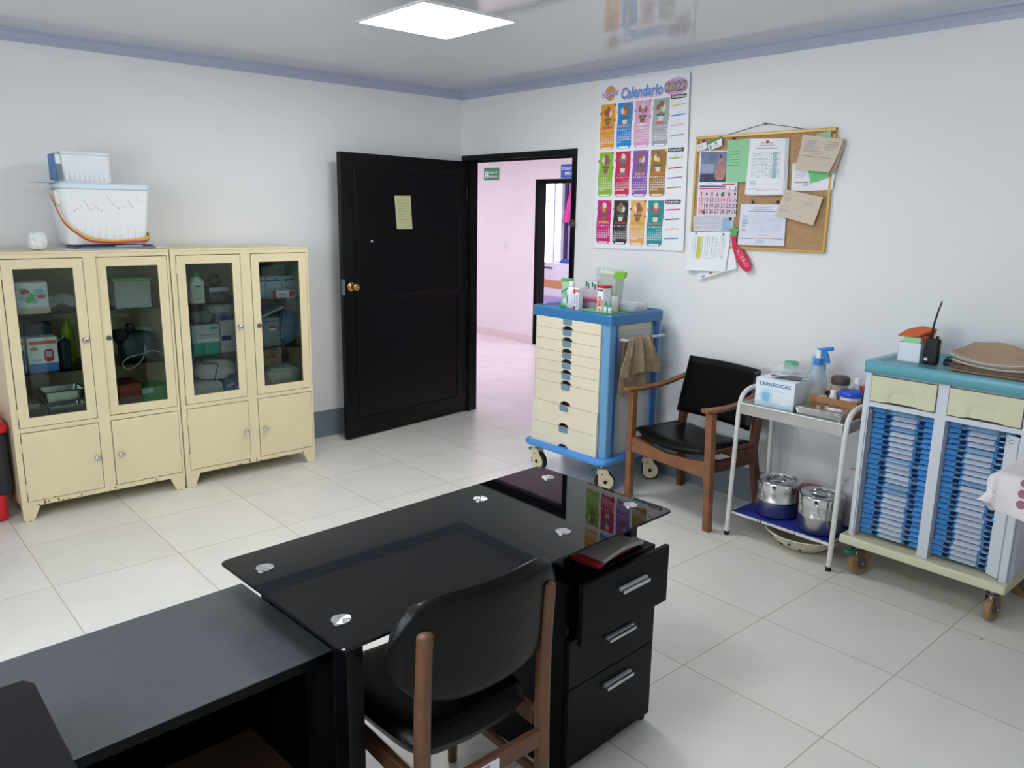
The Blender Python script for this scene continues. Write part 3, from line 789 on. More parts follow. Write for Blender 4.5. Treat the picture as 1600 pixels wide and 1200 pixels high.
def strap(b, off, m):
    b.mat(m)
    pth = smooth_path([(-.236, .05, .292), (-.252, -.04, .275), (-.247, -.12, .215), (-.222, -.156, .13), (-.17, -.158, .075), (-.1, -.152, .035+off*.4), (0, -.148, .02), (.1, -.148, .022), (.185, -.15, .035+off*.8), (.208, -.13, .055), (.207, -.06, .07), (.21, .02, .12)])
    vs = []
    for p in pth:
        vs += [(p.x, p.y-.004-abs(off)*.1, p.z+off-.006), (p.x, p.y-.004-abs(off)*.1, p.z+off+.006)]
    n = len(pth)
    b.add(vs, [(2*i, 2*i+2, 2*i+3, 2*i+1) for i in range(n-1)], True)
    vs2 = [Vector(v)+Vector((0, .002, 0)) for v in vs]
    b.add(vs2, [(2*i, 2*i+1, 2*i+3, 2*i+2) for i in range(n-1)], True)
b = MB(); strap(b, 0, sy_); strap(b, -.010, sr_); b.build('strap', big)
b = MB(FOAM); b.box(-.242, -.205, -.11, -.05, .2, .285, .008); b.build('handle', big)
small = cooler('foam_cooler', 'small white foam cooler with blue strap on the larger one', (-2.835, -.25, TOP+.026+.325), -.02, .25, .265, .2, .165, .018, 'foam coolers on the left cabinet', False)
b = MB(mat('strap_blue', (92, 130, 180), .6)); b.box(-.158, -.128, -.09, .03, .012, .15, .01); b.build('strap', small)
b = MB(mat('strap_grey', (120, 132, 146), .6)); b.bar((-.134, -.094, .1), (-.128, -.098, .008), .022, .004); b.mat(FOAM).box(-.146, -.122, -.1, -.06, .095, .145, .004); b.build('buckle', small)
b = MB(mat('loose_card_blue', (186, 196, 208), .7)); b.box(-.13, .13, -.08, .08, 0, .002)
single('loose_sheet', b, 'thin white sheet sticking out between the two coolers', 'sheet', (-2.945, -.2, TOP+.026+.3255-.0015), .2)
# magazines and sheet under the big cooler
specs = [('glossy white poster sheet under the cooler, edge past the cabinet', PAPER, .54, .30, .0025, 0, .06), ('blue grey folder lying under the foam cooler', mat('folder_grey_blue', (120, 130, 158), .6), .40, .29, .009, .01, -.02), ('dark navy magazine directly under the foam cooler', mat('magazine_navy', (50, 62, 92), .4), .37, .27, .008, .012, .03)]
z = TOP
for lb_, m_, ww, dd, hh, dx, rz_ in specs:
    b = MB(m_); b.box(-ww/2, ww/2, -dd/2, dd/2, 0, hh, .001)
    if 'navy' in lb_: b.mat(PAPER).box(-.02, ww/2-.06, -dd/2-.0005, -dd/2, .001, hh-.001)
    single('magazine' if 'magazine' in lb_ else ('poster_sheet' if 'poster' in lb_ else 'folder'), b, lb_, 'papers', (-2.74+dx, -.272, z), rz_)
    z += hh+.0008
# crumpled foam cup / bag
b = MB(mat('thin_foam_bag', (232, 236, 238), .4)); b.M = Matrix.Rotation(.12, 4, 'Y'); blob(b, .085, .08, .095, 6, .07, .35)
single('crumpled_bag', b, 'crumpled white plastic bag left of the large cooler', 'bag', (-3.115, -.36, TOP))

# red pedal bin with black liner
t = thing('pedal_bin', 'red pedal bin with black liner at the left picture edge', 'bin', (-3.525, -.27, 0))
t.scale = (1, 1, .93)
RB = mat('bin_red', (204, 34, 40), .35)
b = MB(RB); b.box(-.135, .135, -.15, .15, 0, .2, .03, 3); b.build('bin_body', t)
b = MB(mat('bin_liner', (40, 44, 50), .45, bump=.4, bscale=22)); b.box(-.162, .162, -.16, .16, .15, .53, .035, 4); b.build('liner', t)
b = MB(RB); b.box(-.168, .168, -.17, .17, .52, .585, .025, 3).box(-.1, .1, -.1, .1, .58, .62, .015); b.build('lid', t)
b = MB(BLACKP); b.box(-.04, .04, -.19, -.14, .015, .03, .005); b.build('pedal', t)
# ================================================================== paper on the right wall
def quadmap(q, bow=0., curl=0., base=0.):
    """q: TL,TR,BR,BL (x,z). returns fn(u,v,off)->point; v=0 top"""
    def fn(u, v, off=0.):
        a = Vector(q[0]).lerp(Vector(q[1]), u); c = Vector(q[3]).lerp(Vector(q[2]), u); r = a.lerp(c, v)
        y = base-bow*math.sin(PI*u)*(.3+.7*v)-curl*max(0, v-.3)**2-off
        return (r.x, y, r.y)
    return fn
def sheet(b, m, q, bow=0., curl=0., base=0., nu=8, nv=8, th=.0006):
    fn = quadmap(q, bow, curl, base)
    b.mat(m).grid(lambda u, v: fn(u, v, 0), nu, nv, thick=(0, th, 0))
    return fn
def prn(b, m, fn, u0, u1, v0, v1, off=.0006, n=3):
    b.mat(m).grid(lambda u, v: fn(u0+(u1-u0)*u, v0+(v1-v0)*v, off), n, n)
def ptext(b, m, fn, s, u, v, W, Hh, size, align='l', width=None, off=.0008, bold=0):
    # u,v position of baseline; W,H sheet size in metres
    b.mat(m).text(s, 0, 0, size, lambda x, z: fn(u+x/W, v-z/Hh, off), align=align, width=width, bold=bold)
def lines(b, m, fn, u0, u1, v0, v1, n, fill=.5, jag=.3, off=.0007):
    for i in range(n):
        v = v0+(v1-v0)*i/n
        e = u1-random.random()*jag*(u1-u0)
        prn(b, m, fn, u0, e, v, v+(v1-v0)/n*fill, off, 1)

def scrawl(b, fn, u0, u1, v, amp, m=None, n=46, seed=3):
    rnd = random.Random(int(v*1000)+seed); b.mat(m or INK); prev = None; skip = 0
    for i in range(n):
        u = u0+(u1-u0)*i/(n-1); vv = v+amp*rnd.uniform(-.5, .45)
        if prev and (i % 11): b.add([fn(prev[0], prev[1], .001), fn(u, vv, .001), fn(u, vv+.006, .001), fn(prev[0], prev[1]+.006, .001)], [(0, 1, 2, 3)])
        prev = (u, vv)

# the year planner poster
PX, PY, PZ = -.004, -1.81, 1.97
cal = thing('wall_calendar', 'large white year poster with twelve coloured month strips', 'calendar', (PX, PY, PZ), RZ)
b = MB()
psheet = [(-.36, .535), (.37, .511), (.396, -.524), (-.352, -.538)]
def pf(x, z, off=0.):
    c = max(0, x-.26); k = max(0, z-.1)
    y = -.003-.9*c*c*(.4+2.2*k)-.012*max(0, -z-.38)*(.5+x)-off
    return (x, y, z)
def pq(u, v, off=0.):
    a = Vector(psheet[0]).lerp(Vector(psheet[1]), u); c = Vector(psheet[3]).lerp(Vector(psheet[2]), u); r = a.lerp(c, v)
    return pf(r.x, r.y, off)
b.mat(PAPER).grid(lambda u, v: pq(u, v), 24, 24, thick=(0, .0008, 0))
b.build('sheet', cal)
months = ['ENERO', 'FEBRERO', 'MARZO', 'ABRIL', 'MAYO', 'JUNIO', 'JULIO', 'AGOSTO', 'SEPTIEMBRE', 'OCTUBRE', 'NOVIEMBRE', 'DICIEMBRE']
mcol = [(232, 160, 44), (44, 140, 216), (226, 170, 208), (168, 172, 178), (146, 190, 60), (206, 44, 82), (140, 92, 178), (164, 120, 56), (206, 36, 128), (56, 52, 54), (232, 178, 110), (40, 150, 156)]
tcol = [(160, 60, 120), (236, 170, 70), (252, 252, 252), (226, 80, 40), (220, 120, 180), (70, 150, 200), (236, 200, 90), (236, 130, 60), (236, 190, 90), (200, 80, 60), (190, 180, 90), (220, 130, 60)]
dcol = [(206, 60, 50), (232, 150, 90), (190, 130, 180), (160, 200, 120), (150, 80, 140), (60, 140, 200), (214, 130, 190), (236, 206, 90), (236, 150, 60), (120, 150, 100), (200, 80, 90), (214, 90, 150)]
days = [31, 28, 31, 30, 31, 30, 31, 31, 30, 31, 30, 31]
first = 6  # 1 January 2022 was a Saturday, week starting on Sunday
st_ = first
cx_ = [-.268, -.123, .021, .163]; cz_ = [.383, .084, -.223]
WT = mat('poster_white_print', (246, 246, 250), .6)
for m_ in range(12):
    r, c = divmod(m_, 4); b = MB()
    x0 = cx_[c]-.062; x1 = cx_[c]+.060; zt = cz_[r]; zb = zt-.278
    bm_ = mat('poster_month_%d' % m_, mcol[m_], .6)
    b.mat(bm_).grid(lambda u, v: pf(x0+(x1-x0)*u+.003*math.sin(7*v), zt+(zb-zt)*v*.955, .0008), 3, 8)
    b.mat(bm_).add([pf(x0, zt-.265, .0008), pf(x1, zt-.265, .0008), pf(x1-.016, zb-.003, .0008), pf(x0+.016, zb-.003, .0008)], [(0, 1, 2, 3)])
    # plain flower and rosette ornament in place of the drawing
    oc = mat('poster_orn_%d' % m_, dcol[m_], .6); zc = zt-.068
    def oval(m__, ox_, oz_, rx_, rz_, off_): b.mat(m__).add([pf(cx_[c]+ox_+rx_*math.cos(q*PI/7), zt+oz_+rz_*math.sin(q*PI/7), off_) for q in range(14)], [tuple(range(14))])
    tan_ = mat('poster_tan', (150, 108, 80), .6); pale_ = mat('poster_pale', (226, 214, 206), .6)
    # plain potted plant ornament: leaves, bloom, pot
    oval(mat('poster_stem', (92, 110, 84), .6), 0, -.078, .004, .03, .0010)
    for k_ in range(3): oval((tan_, pale_, tan_)[(k_+m_) % 3], (-.018, .018, .002)[k_], (-.05, -.055, -.034)[k_], .018, .021, .0012+.0001*k_)
    oval(oc, 0, -.062, .013, .015, .0017)
    for k_ in (-1, 1): oval(mat('poster_stem', (92, 110, 84), .6), k_*.018, -.094, .015, .008, .0014)
    b.mat(pale_ if m_ % 2 else tan_).add([pf(cx_[c]+x_, zt+z_, .0018) for x_, z_ in ((-.022, -.104), (-.015, -.132), (.015, -.132), (.022, -.104))], [(0, 1, 2, 3)])
    for hx, hz in ((x1-.004, zt-.006), (x0+.002, zt-.055), (x1, zt-.10)):
        b.mat(oc).add([pf(hx+.009*math.cos(q*PI/4)*(1.2 if q % 2 else .8), hz+.009*math.sin(q*PI/4)*(1.2 if q % 2 else .8), .0012) for q in range(8)], [tuple(range(8))])
    mp = lambda x, z: pf(x, z, .0014)
    b.mat(mat('poster_mname_%d' % m_, tcol[m_], .6)).text(months[m_], cx_[c], zt-.150, .02, mp, align='c', width=min(.1, .016*len(months[m_])), bold=.03)
    b.mat(WT if m_ != 9 else WT)
    for k_, ch in enumerate('DLMMJVS'): b.text(ch, x0+.014+k_*.0158, zt-.168, .012, mp, align='c', bold=.05, res=1)
    row = 0; col_ = st_
    for d_ in range(1, days[m_]+1):
        b.text(str(d_), x0+.014+col_*.0158, zt-.186-row*.0145, .0122, mp, align='c', res=1, bold=.05)
        col_ += 1
        if col_ == 7: col_ = 0; row += 1
    st_ = col_
    b.mat(WT).add([pf(x0+.018, zt-.268, .0012), pf(x1-.018, zt-.268, .0012), pf(x1-.024, zb, .0012), pf(x0+.024, zb, .0012)], [(0, 1, 2, 3)])
    b.build('month_strip', cal)
lc = [(232, 200, 90), (44, 140, 216), (226, 190, 214), (160, 166, 172), (160, 190, 60), (206, 44, 72), (140, 110, 186), (176, 140, 80), (206, 50, 110), (56, 52, 60), (232, 196, 130), (60, 150, 166)]
for r, zz in enumerate((.384, .078, -.228)):
    b = MB()
    b.mat(INK).prism(rrect(.24, .352, zz-.013, zz+.009, .004), -.0075-.004, -.004, 'xz')
    b.mat(WT).text('Cumpleaños', .296, zz-.008, .02, lambda x, z: (x, -.0122, z), align='c', width=.1, bold=.02)
    for k_ in range(4):
        z_ = zz-.046-k_*.058
        b.mat(mat('poster_line_%d' % (r*4+k_), lc[r*4+k_], .6)).grid(lambda u, v: pf(.242+.108*u, z_-.007*v+.006*(u-.5), .0016), 6, 1)
        b.mat(INK).text('EFMAMJJASOND'[r*4+k_], .296, z_+.004, .012, lambda x, z: pf(x, z, .0018), align='c', res=1)
    b.build('notes_block', cal)
# heading
b = MB()
CB = mat('heading_blue', (84, 160, 224), .5); CP = mat('heading_pink', (226, 170, 206), .5)
b.mat(CP).text('Calendario', -.166, .405, .092, lambda x, z: pf(x+.003, z-.004, .001), width=.335, bold=.045, slant=.12)
b.mat(CB).text('Calendario', -.168, .409, .092, lambda x, z: pf(x, z, .0018), width=.335, bold=.03, slant=.12)
b.mat(mat('heading_lilac', (206, 170, 214), .5)).grid(lambda u, v: pf(.268-.094*math.cos(PI*u), .442+.05*math.sin(PI*u)*(2*v-1), .001), 16, 4)
b.mat(mat('heading_purple', (128, 84, 142), .5)).text('2022', .268, .417, .075, lambda x, z: pf(x, z, .0018), align='c', width=.165, bold=.05)
b.mat(mat('heading_olive', (176, 186, 110), .5)).text('2022', .268, .419, .070, lambda x, z: pf(x, z, .0026), align='c', width=.155, bold=.0)
b.mat(mat('logo_gold', (206, 160, 96), .5)).add([pf(-.254+.045*math.cos(q*PI/12), .45+.046*math.sin(q*PI/12), .001) for q in range(24)], [tuple(range(24))])
b.mat(mat('heading_purple', (128, 84, 142), .5)).text('Norvac', -.254, .432, .05, lambda x, z: pf(x, z+.12*(x+.254), .0016), align='c', width=.135, bold=.07)
b.mat(WT).text('Norvac', -.254, .434, .048, lambda x, z: pf(x, z+.12*(x+.254), .0024), align='c', width=.125, bold=-.0)
b.build('heading', cal)

# corkboard
BX, BY, BZ = 0, -2.68, 1.79
CORK = mat('cork', (188, 152, 112), .9, noise=.16, nscale=60, bump=.3, bscale=180)
t = thing('cork_board', 'gold framed cork notice board covered with papers', 'notice board', (BX, BY, BZ), RZ)
b = MB(CORK); b.box(-.418, .42, -.012, -.003, -.305, .308); b.build('cork_panel', t)
b = MB(GOLD)
for a in ((-.428, .43, .306, .322), (-.428, .43, -.314, -.300), (-.428, -.414, -.31, .32), (.416, .43, -.31, .32)): b.box(a[0], a[1], -.02, -.002, a[2], a[3], .003)
b.build('frame', t)
b = MB(mat('dark_wire', (84, 84, 88), .5, metal=.4)); b.tube([(-.245, -.008, .318), (.018, -.010, .368)], .0018, 6).tube([(.018, -.010, .368), (.285, -.008, .318)], .0018, 6)
b.tube([(.018, -.01, .368), (.01, -.012, .36), (.02, -.012, .358), (.024, -.01, .366)], .0018, 6)
b.build('hanging_wire', t)
b = MB(mat('nail', (120, 118, 116), .4, metal=.8)); b.cyl((.018, 0, .366), (.018, -.018, .368), .003).cyl((.018, -.018, .368), (.018, -.021, .368), .006)
single('wall_nail', b, 'small nail holding the wire of the cork board', 'nail', (BX, BY, BZ), RZ)
B0 = -.0135
def on_board(name, label, cat, b, group=None): return single(name, b, label, cat, (BX, BY, BZ), RZ, group)
def pin(x, z, m, label, y=-.016):
    b = MB(m); b.M = Matrix.Translation((x, y, z)) @ Matrix.Rotation(PI/2, 4, 'X')
    b.lathe([(.003, -.004), (.003, 0), (.008, .001), (.008, .006), (.004, .008)], n=12)
    on_board('push_pin', label, 'push pin', b, 'push pins on the cork board')
DK = mat('pin_dark', (66, 60, 50), .4)
# pictorial month calendar
q = [(-.394, .242), (-.128, .23), (-.121, -.133), (-.39, -.133)]
b = MB(); fn = sheet(b, PAPER, q, bow=.006, base=B0-.006, th=.004)
W_, H_ = .268, .37
prn(b, mat('picture_sky', (120, 134, 166), .6, noise=.35, nscale=14), fn, .035, .965, .015, .475, n=10)
prn(b, mat('picture_ground', (70, 78, 108), .6, noise=.4, nscale=24), fn, .035, .965, .35, .475, .0009, n=10)
prn(b, mat('picture_mist', (160, 172, 196), .6, noise=.25, nscale=20), fn, .05, .4, .2, .34, .001, n=6)
# a plain robed shape and light in the picture
rb = mat('picture_robe', (186, 136, 132), .7, noise=.3, nscale=60)
pts = [(u_-.1, v_) for u_, v_ in ((.62, .09), (.66, .07), (.70, .09), (.72, .16), (.80, .26), (.78, .40), (.74, .44), (.58, .44), (.52, .40), (.55, .24), (.61, .15))]
b.mat(rb).add([fn(u, v, .0013) for u, v in pts], [tuple(range(len(pts)))])
b.mat(mat('picture_hair', (84, 70, 88), .7)).add([fn(.56+.035*math.cos(a*PI/5), .085+.028*math.sin(a*PI/5), .0016) for a in range(10)], [tuple(range(10))])
prn(b, mat('calendar_pinkwash', (232, 206, 224), .6), fn, .03, .97, .58, .99, .0007)
scrawl(b, fn, .25, .52, .50, .015, n=24)
prn(b, RED, fn, .62, .94, .495, .515)
prn(b, mat('calendar_band', (64, 110, 150), .6), fn, .05, .72, .53, .555, .0009, 2)
prn(b, pink, fn, .04, .72, .565, .585, .0009, 2)
d_ = 1
for row in range(5):
    for c_ in range(7):
        if row == 0 and c_ < 5: continue
        if d_ > 30: break
        ptext(b, RED if (c_ == 0 or d_ in (14, 15)) else INK, fn, str(d_), .075+.142*c_+.03, .60+.088*row, W_, H_, .033, align='c', bold=.01)
        if c_ != 0: prn(b, LGREY, fn, .05+.142*c_, .14+.142*c_, .61+.088*row, .616+.088*row, .0009, 1)
        d_ += 1
for u, v in ((.66, .665), (.2, .94)):
    b.mat(mat('calendar_marks', (90, 110, 96), .7)).add([fn(u+.045*math.cos(a*PI/6), v+.032*math.sin(a*PI/6), .0016) for a in range(12)], [tuple(range(12))])
on_board('month_calendar', 'April month calendar with a picture, pinned at the board left', 'calendar', b)
# green note
q = [(-.205, .289), (-.06, .292), (-.052, .057), (-.2, .059)]
GN = mat('green_note_paper', (152, 212, 166), .75)
b = MB(); fn = sheet(b, GN, q, bow=.004, base=B0-.014)
for i in range(6): scrawl(b, fn, .06, .58+.03*(i % 3), .27+.066*i, .02)
prn(b, mat('note_scribble', (170, 204, 120), .8), fn, .3, .9, .07, .09); prn(b, mat('note_scribble', (170, 204, 120), .8), fn, .1, .5, .04, .055)
on_board('green_note', 'tall pale green note with handwriting beside the month calendar', 'note', b)
# white document stack
def form(b, fn, W, Hh, teal_=True, dense=True):
    prn(b, GREY, fn, .32, .68, .07, .082)
    prn(b, GREY, fn, .29, .71, .115, .127)
    prn(b, INK, fn, .2, .8, .165, .176)
for k_ in range(4):
    q = [(-.056+.004*k_, .290-.001*k_), (.158+.005*k_, .281), (.174+.005*k_, -.012-.001*k_), (-.061+.005*k_, -.008-.003*k_)]
    b = MB(); fn = sheet(b, PAPER, q, bow=.006, curl=.012, base=B0-.019+.0035*k_-0)
    if k_ == 0:
        form(b, fn, .225, .295)
        for c_ in range(14):
            m_ = teal if c_ in (11,) else LGREY
            if c_ == 11: prn(b, mat('pale_teal_print', (168, 206, 214), .7), fn, .68, .80, .24, .71, .0005, 4)
            for r_ in range(18):
                if random.random() < .8:
                    v = .245+.0255*r_; u = .12+.056*c_
                    prn(b, mat('teal_print', (96, 150, 160), .7) if c_ == 11 else (GREY if random.random() < .5 else LGREY), fn, u, u+random.uniform(.02, .045), v, v+.011, .0009, 1)
        lines(b, LGREY, fn, .1, .3, .76, .86, 3)
        prn(b, mat('print_slate', (96, 110, 150), .6), fn, .05, .45, .9, .912, .0009, 2); prn(b, mat('print_coral', (222, 110, 100), .6), fn, .45, .9, .9, .912, .0009, 2)
        prn(b, GREY, fn, .3, .66, .93, .94)
    on_board('paper_sheet', ('printed form with a teal column, topmost of the clipped stack', 'sheet directly under the form with the teal column', 'third sheet of the clipped stack in the board middle', 'lowest sheet of the clipped stack in the board middle')[k_], 'paper', b, 'clipped stack of forms on the cork board')
# brown form, upper right, two sheets curling
for k_ in range(2):
    q = [(.254+.008*k_, .294), (.48+.006*k_, .26-.004*k_), (.433+.018*k_, .096-.004*k_), (.239+.02*k_, .119)]
    b = MB(); fn = sheet(b, PAPER2 if k_ == 0 else mat('tan_paper', (190, 168, 142), .8), q, bow=-.004+.002*k_, curl=.06-.02*k_, base=B0-.018+.006*k_)
    if k_ == 0:
            lines(b, GREY, fn, .1, .5, .14, .5, 6, .3, .5); lines(b, GREY, fn, .62, .95, .12, .4, 4, .3); lines(b, GREY, fn, .05, .95, .58, .66, 1, .2); lines(b, GREY, fn, .3, .6, .42, .56, 2, .25)
    on_board('prescription_form', ('tan form curling off the upper right of the cork board', 'second tan form behind the curling one, upper right')[k_], 'paper', b, 'tan forms on the upper right of the board')
b = MB(); sheet(b, GN, [(.322, .292), (.403, .307), (.406, .2), (.33, .2)], base=B0-.004)
on_board('green_note', 'small green slip peeking above the curling tan form', 'note', b)
q = [(.202, .15), (.45, .145), (.437, .012), (.208, .004)]
b = MB(); fn = sheet(b, PAPER, q, bow=.003, base=B0-.003)
lines(b, LGREY, fn, .08, .35, .15, .55, 6, .35); prn(b, INK, fn, .08, .42, .66, .69); lines(b, GREY, fn, .28, .45, .72, .85, 3, .3)
on_board('white_card', 'white printed card below the curling tan form', 'card', b)
b = MB(); b.mat(mat('green_note_strong', (120, 204, 140), .75)); b.add([(.297, B0-.010, .125), (.43, B0-.010, .118), (.421, B0-.011, .078), (.319, B0-.012, .047)], [(0, 1, 2, 3)]).add([(.297, B0-.0095, .125), (.43, B0-.0095, .118), (.421, B0-.0105, .078), (.319, B0-.0115, .047)], [(3, 2, 1, 0)])
on_board('green_slip', 'folded bright green slip lying over the white card', 'note', b)
q = [(.182, .016), (.403, -.026), (.366, -.17), (.143, -.118)]
b = MB(); fn = sheet(b, PAPER2, q, bow=.004, curl=.02, base=B0-.022)
scrawl(b, fn, .3, .5, .12, .05, mat('ochre_print', (190, 150, 80), .7), n=16)
scrawl(b, fn, .04, .16, .13, .08, n=12)
lines(b, GREY, fn, .08, .95, .26, .44, 4, .35, .3); lines(b, GREY, fn, .05, .65, .6, .62, 1, .8); lines(b, GREY, fn, .05, .7, .82, .84, 1, .8); lines(b, GREY, fn, .04, .3, .72, .8, 2, .4)
on_board('prescription_form', 'tilted beige form pinned at the right middle of the board', 'paper', b)
q = [(-.091, -.063), (.191, -.064), (.198, -.284), (-.094, -.29)]
b = MB(); fn = sheet(b, mat('laminated_paper', (226, 230, 244), .3), q, bow=.006, base=B0-.008)
form(b, fn, .285, .225)
for r_ in range(16):
    prn(b, GREY if r_ % 3 else LGREY, fn, .06, .06+random.uniform(.08, .15), .26+.026*r_, .272+.026*r_, .0009, 1)
    for c_ in range(15): prn(b, LGREY, fn, .24+.047*c_, .24+.047*c_+random.uniform(.01, .04), .26+.026*r_, .268+.026*r_, .0009, 1)
scrawl(b, fn, .45, .65, .75, .05, n=20)
prn(b, mat('print_slate', (96, 110, 150), .6), fn, .03, .35, .83, .843, .0009, 2); prn(b, mat('print_coral', (222, 110, 100), .6), fn, .35, .8, .82, .833, .0009, 2); prn(b, mat('print_slate', (96, 110, 150), .6), fn, .8, .97, .83, .843, .0009, 1)
lines(b, LGREY, fn, .4, .62, .86, .97, 4, .5)
on_board('laminated_form', 'laminated white table form low on the cork board', 'paper', b)
q = [(-.415, -.134), (-.132, -.133), (-.142, -.218), (-.409, -.222)]
b = MB(); fn = sheet(b, mat('grey_sheet', (208, 212, 222), .6), q, bow=.002, base=B0-.003)
for r_ in range(9):
    prn(b, LGREY, fn, .04, .2, .12+.09*r_, .16+.09*r_, .0008, 1)
    for c_ in range(7): prn(b, LGREY, fn, .27+.06*c_, .31+.06*c_, .1+.09*r_, .14+.09*r_, .0008, 1)
prn(b, mat('pale_blue_print', (160, 184, 220), .7), fn, .74, .96, .1, .95, .0007)
on_board('schedule_sheet', 'grey schedule sheet just below the month calendar', 'paper', b)
q = [(-.433, -.25), (-.144, -.223), (-.088, -.425), (-.344, -.51)]
b = MB(); fn = sheet(b, PAPER, q, bow=.003, curl=.01, base=B0-.001)
prn(b, GREY, fn, .1, .2, .93, .97); prn(b, mat('ochre_print', (190, 150, 80), .7), fn, .3, .4, .9, .95)
on_board('paper_sheet', 'tilted white sheet hanging behind the highlighted table', 'paper', b)
q = [(-.434, -.228), (-.144, -.22), (-.158, -.446), (-.44, -.456)]
b = MB(); fn = sheet(b, PAPER, q, bow=.006, curl=.02, base=B0-.009)
YEL = mat('highlighter', (214, 214, 60), .7)
prn(b, YEL, fn, .24, .35, .12, .68, .0006)
for c_, u in enumerate((.12, .18, .23, .26, .31, .36, .43, .48, .53, .6, .66, .71, .78, .84, .89)):
    for r_ in range(24):
        if random.random() < .85: prn(b, GREY if c_ % 2 else LGREY, fn, u, u+.02, .12+.0235*r_, .132+.0235*r_, .0010, 1)
on_board('highlighted_table', 'white sheet with a yellow highlighted column below the board', 'paper', b)
# pepper shaped paper tag: green star top and red body
t = thing('paper_tag', 'red paper pennant with green top hanging by the board corner', 'paper decoration', (BX, BY, BZ), RZ)
b = MB(mat('pennant_red', (210, 48, 84), .6))
body = [(-.134, -.245), (-.104, -.243), (-.096, -.29), (-.052, -.318), (-.02, -.35), (.01, -.405), (.004, -.432), (-.01, -.441), (-.04, -.432), (-.07, -.405), (-.105, -.345), (-.125, -.29)]
b.prism(body[::-1], -.03, -.028, 'xz')
mp = lambda x, z: (-.068+(x*.62+z*.78), -.0306, -.335+(-x*.78+z*.62))
b.mat(mat('chalk_pink', (250, 190, 206), .6)).text('X1ERO', -.028, -.016, .036, mp, width=.12)
b.build('pennant', t)
b = MB(mat('pennant_green', (96, 176, 110), .7)); star = []
for k_ in range(10):
    a = k_*PI/5+.3; r_ = .04 if k_ % 2 == 0 else .02
    star.append((-.118+r_*math.cos(a), -.215+r_*math.sin(a)))
b.prism(star, -.033, -.031, 'xz'); b.build('star_top', t)
# small tags at the board corner
b = MB(); fn = sheet(b, PAPER, [(-.417, .272), (-.35, .29), (-.338, .252), (-.404, .236)], base=B0-.016)
lines(b, GREY, fn, .15, .7, .2, .8, 4, .35)
on_board('label_tag', 'white tag on the upper left board corner', 'tag', b)
t = thing('label_tag', 'green backed white tag near the upper left corner', 'tag', (BX, BY, BZ), RZ)
b = MB(); sheet(b, mat('tag_green', (74, 150, 90), .6), [(-.345, .282), (-.248, .318), (-.25, .28), (-.338, .26)], base=B0-.012); b.build('backing', t)
b = MB(); fn = sheet(b, PAPER, [(-.337, .27), (-.24, .303), (-.238, .262), (-.324, .236)], base=B0-.018)
prn(b, GREY, fn, .1, .25, .2, .9); prn(b, RED, fn, .5, .65, .15, .35); lines(b, LGREY, fn, .4, .85, .45, .9, 3, .4); b.build('face', t)
for x, z, m_, lb in ((-.373, .292, DK, 'dark pin at the top left corner of the board'), (-.17, .297, DK, 'dark pin above the tall green note'), (.422, .297, mat('pin_brass', (128, 96, 50), .4), 'brown pin at the top right corner of the board'),
                     (-.018, -.052, DK, 'dark pin above the laminated form, left'), (.137, -.05, DK, 'dark pin above the laminated form, right'), (-.155, -.146, DK, 'dark pin on the grey schedule sheet'), (-.382, -.236, GREENS, 'green pin at the left of the highlighted sheet'), (-.191, -.235, GREENS, 'green pin at the right of the highlighted sheet')):
    pin(x, z, m_, lb, -.017)
pin(.055, .268, RED, 'red pin on the form with the teal column', -.034)
# ================================================================== drawer cart
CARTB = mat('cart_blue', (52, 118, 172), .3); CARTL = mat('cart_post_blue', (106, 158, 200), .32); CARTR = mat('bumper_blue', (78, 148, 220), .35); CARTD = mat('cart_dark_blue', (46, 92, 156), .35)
DRW = mat('drawer_cream', (228, 220, 198), .38, noise=.03, nscale=6); PULL = mat('pull_grey_blue', (110, 142, 164), .35); HOLE = mat('recess_dark', (22, 26, 30), .7)
CASTC = mat('caster_cream', (222, 212, 176), .4)
DL = (-.3576, -1.832, 0); DR = RZ+.0129
t = thing('drawer_cart', 'blue and cream medical drawer cart by the doorway', 'cart', DL, DR)
hw, hd, h = .336, .25, 1.09
b = MB(CARTB)
b.prism(rrect(-hw, hw, -hd, hd, .03), h-.062, h-.012, 'xy')
out = rrect(-hw, hw, -hd, hd, .03); inn = rrect(-hw+.018, hw-.018, -hd+.018, hd-.018, .02); n = len(out)
vs = [(x, y, h-.012) for x, y in out]+[(x, y, h) for x, y in rrect(-hw+.004, hw-.004, -hd+.004, hd-.004, .028)]+[(x, y, h) for x, y in inn]+[(x, y, h-.008) for x, y in rrect(-hw+.022, hw-.022, -hd+.022, hd-.022, .018)]
b.add(vs, [(j*n+a, j*n+(a+1) % n, (j+1)*n+(a+1) % n, (j+1)*n+a) for j in range(3) for a in range(n)]+[tuple(range(3*n, 4*n))], True)
b.build('worktop', t)
b = MB(mat('cart_side', (206, 208, 206), .4)); b.box(-.29, .292, -.21, .24, .2, h-.062); b.build('cabinet_body', t)
b = MB(HOLE); b.box(-.285, .25, -.232, -.21, .215, h-.064); b.build('drawer_recess', t)
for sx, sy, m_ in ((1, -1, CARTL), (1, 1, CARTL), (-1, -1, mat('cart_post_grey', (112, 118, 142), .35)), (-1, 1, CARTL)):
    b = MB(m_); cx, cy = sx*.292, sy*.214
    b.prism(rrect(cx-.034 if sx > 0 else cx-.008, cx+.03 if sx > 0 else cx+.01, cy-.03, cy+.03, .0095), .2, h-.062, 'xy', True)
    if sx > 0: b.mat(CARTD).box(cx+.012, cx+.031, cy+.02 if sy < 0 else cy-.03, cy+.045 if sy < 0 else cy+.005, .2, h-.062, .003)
    b.build('corner_post', t)
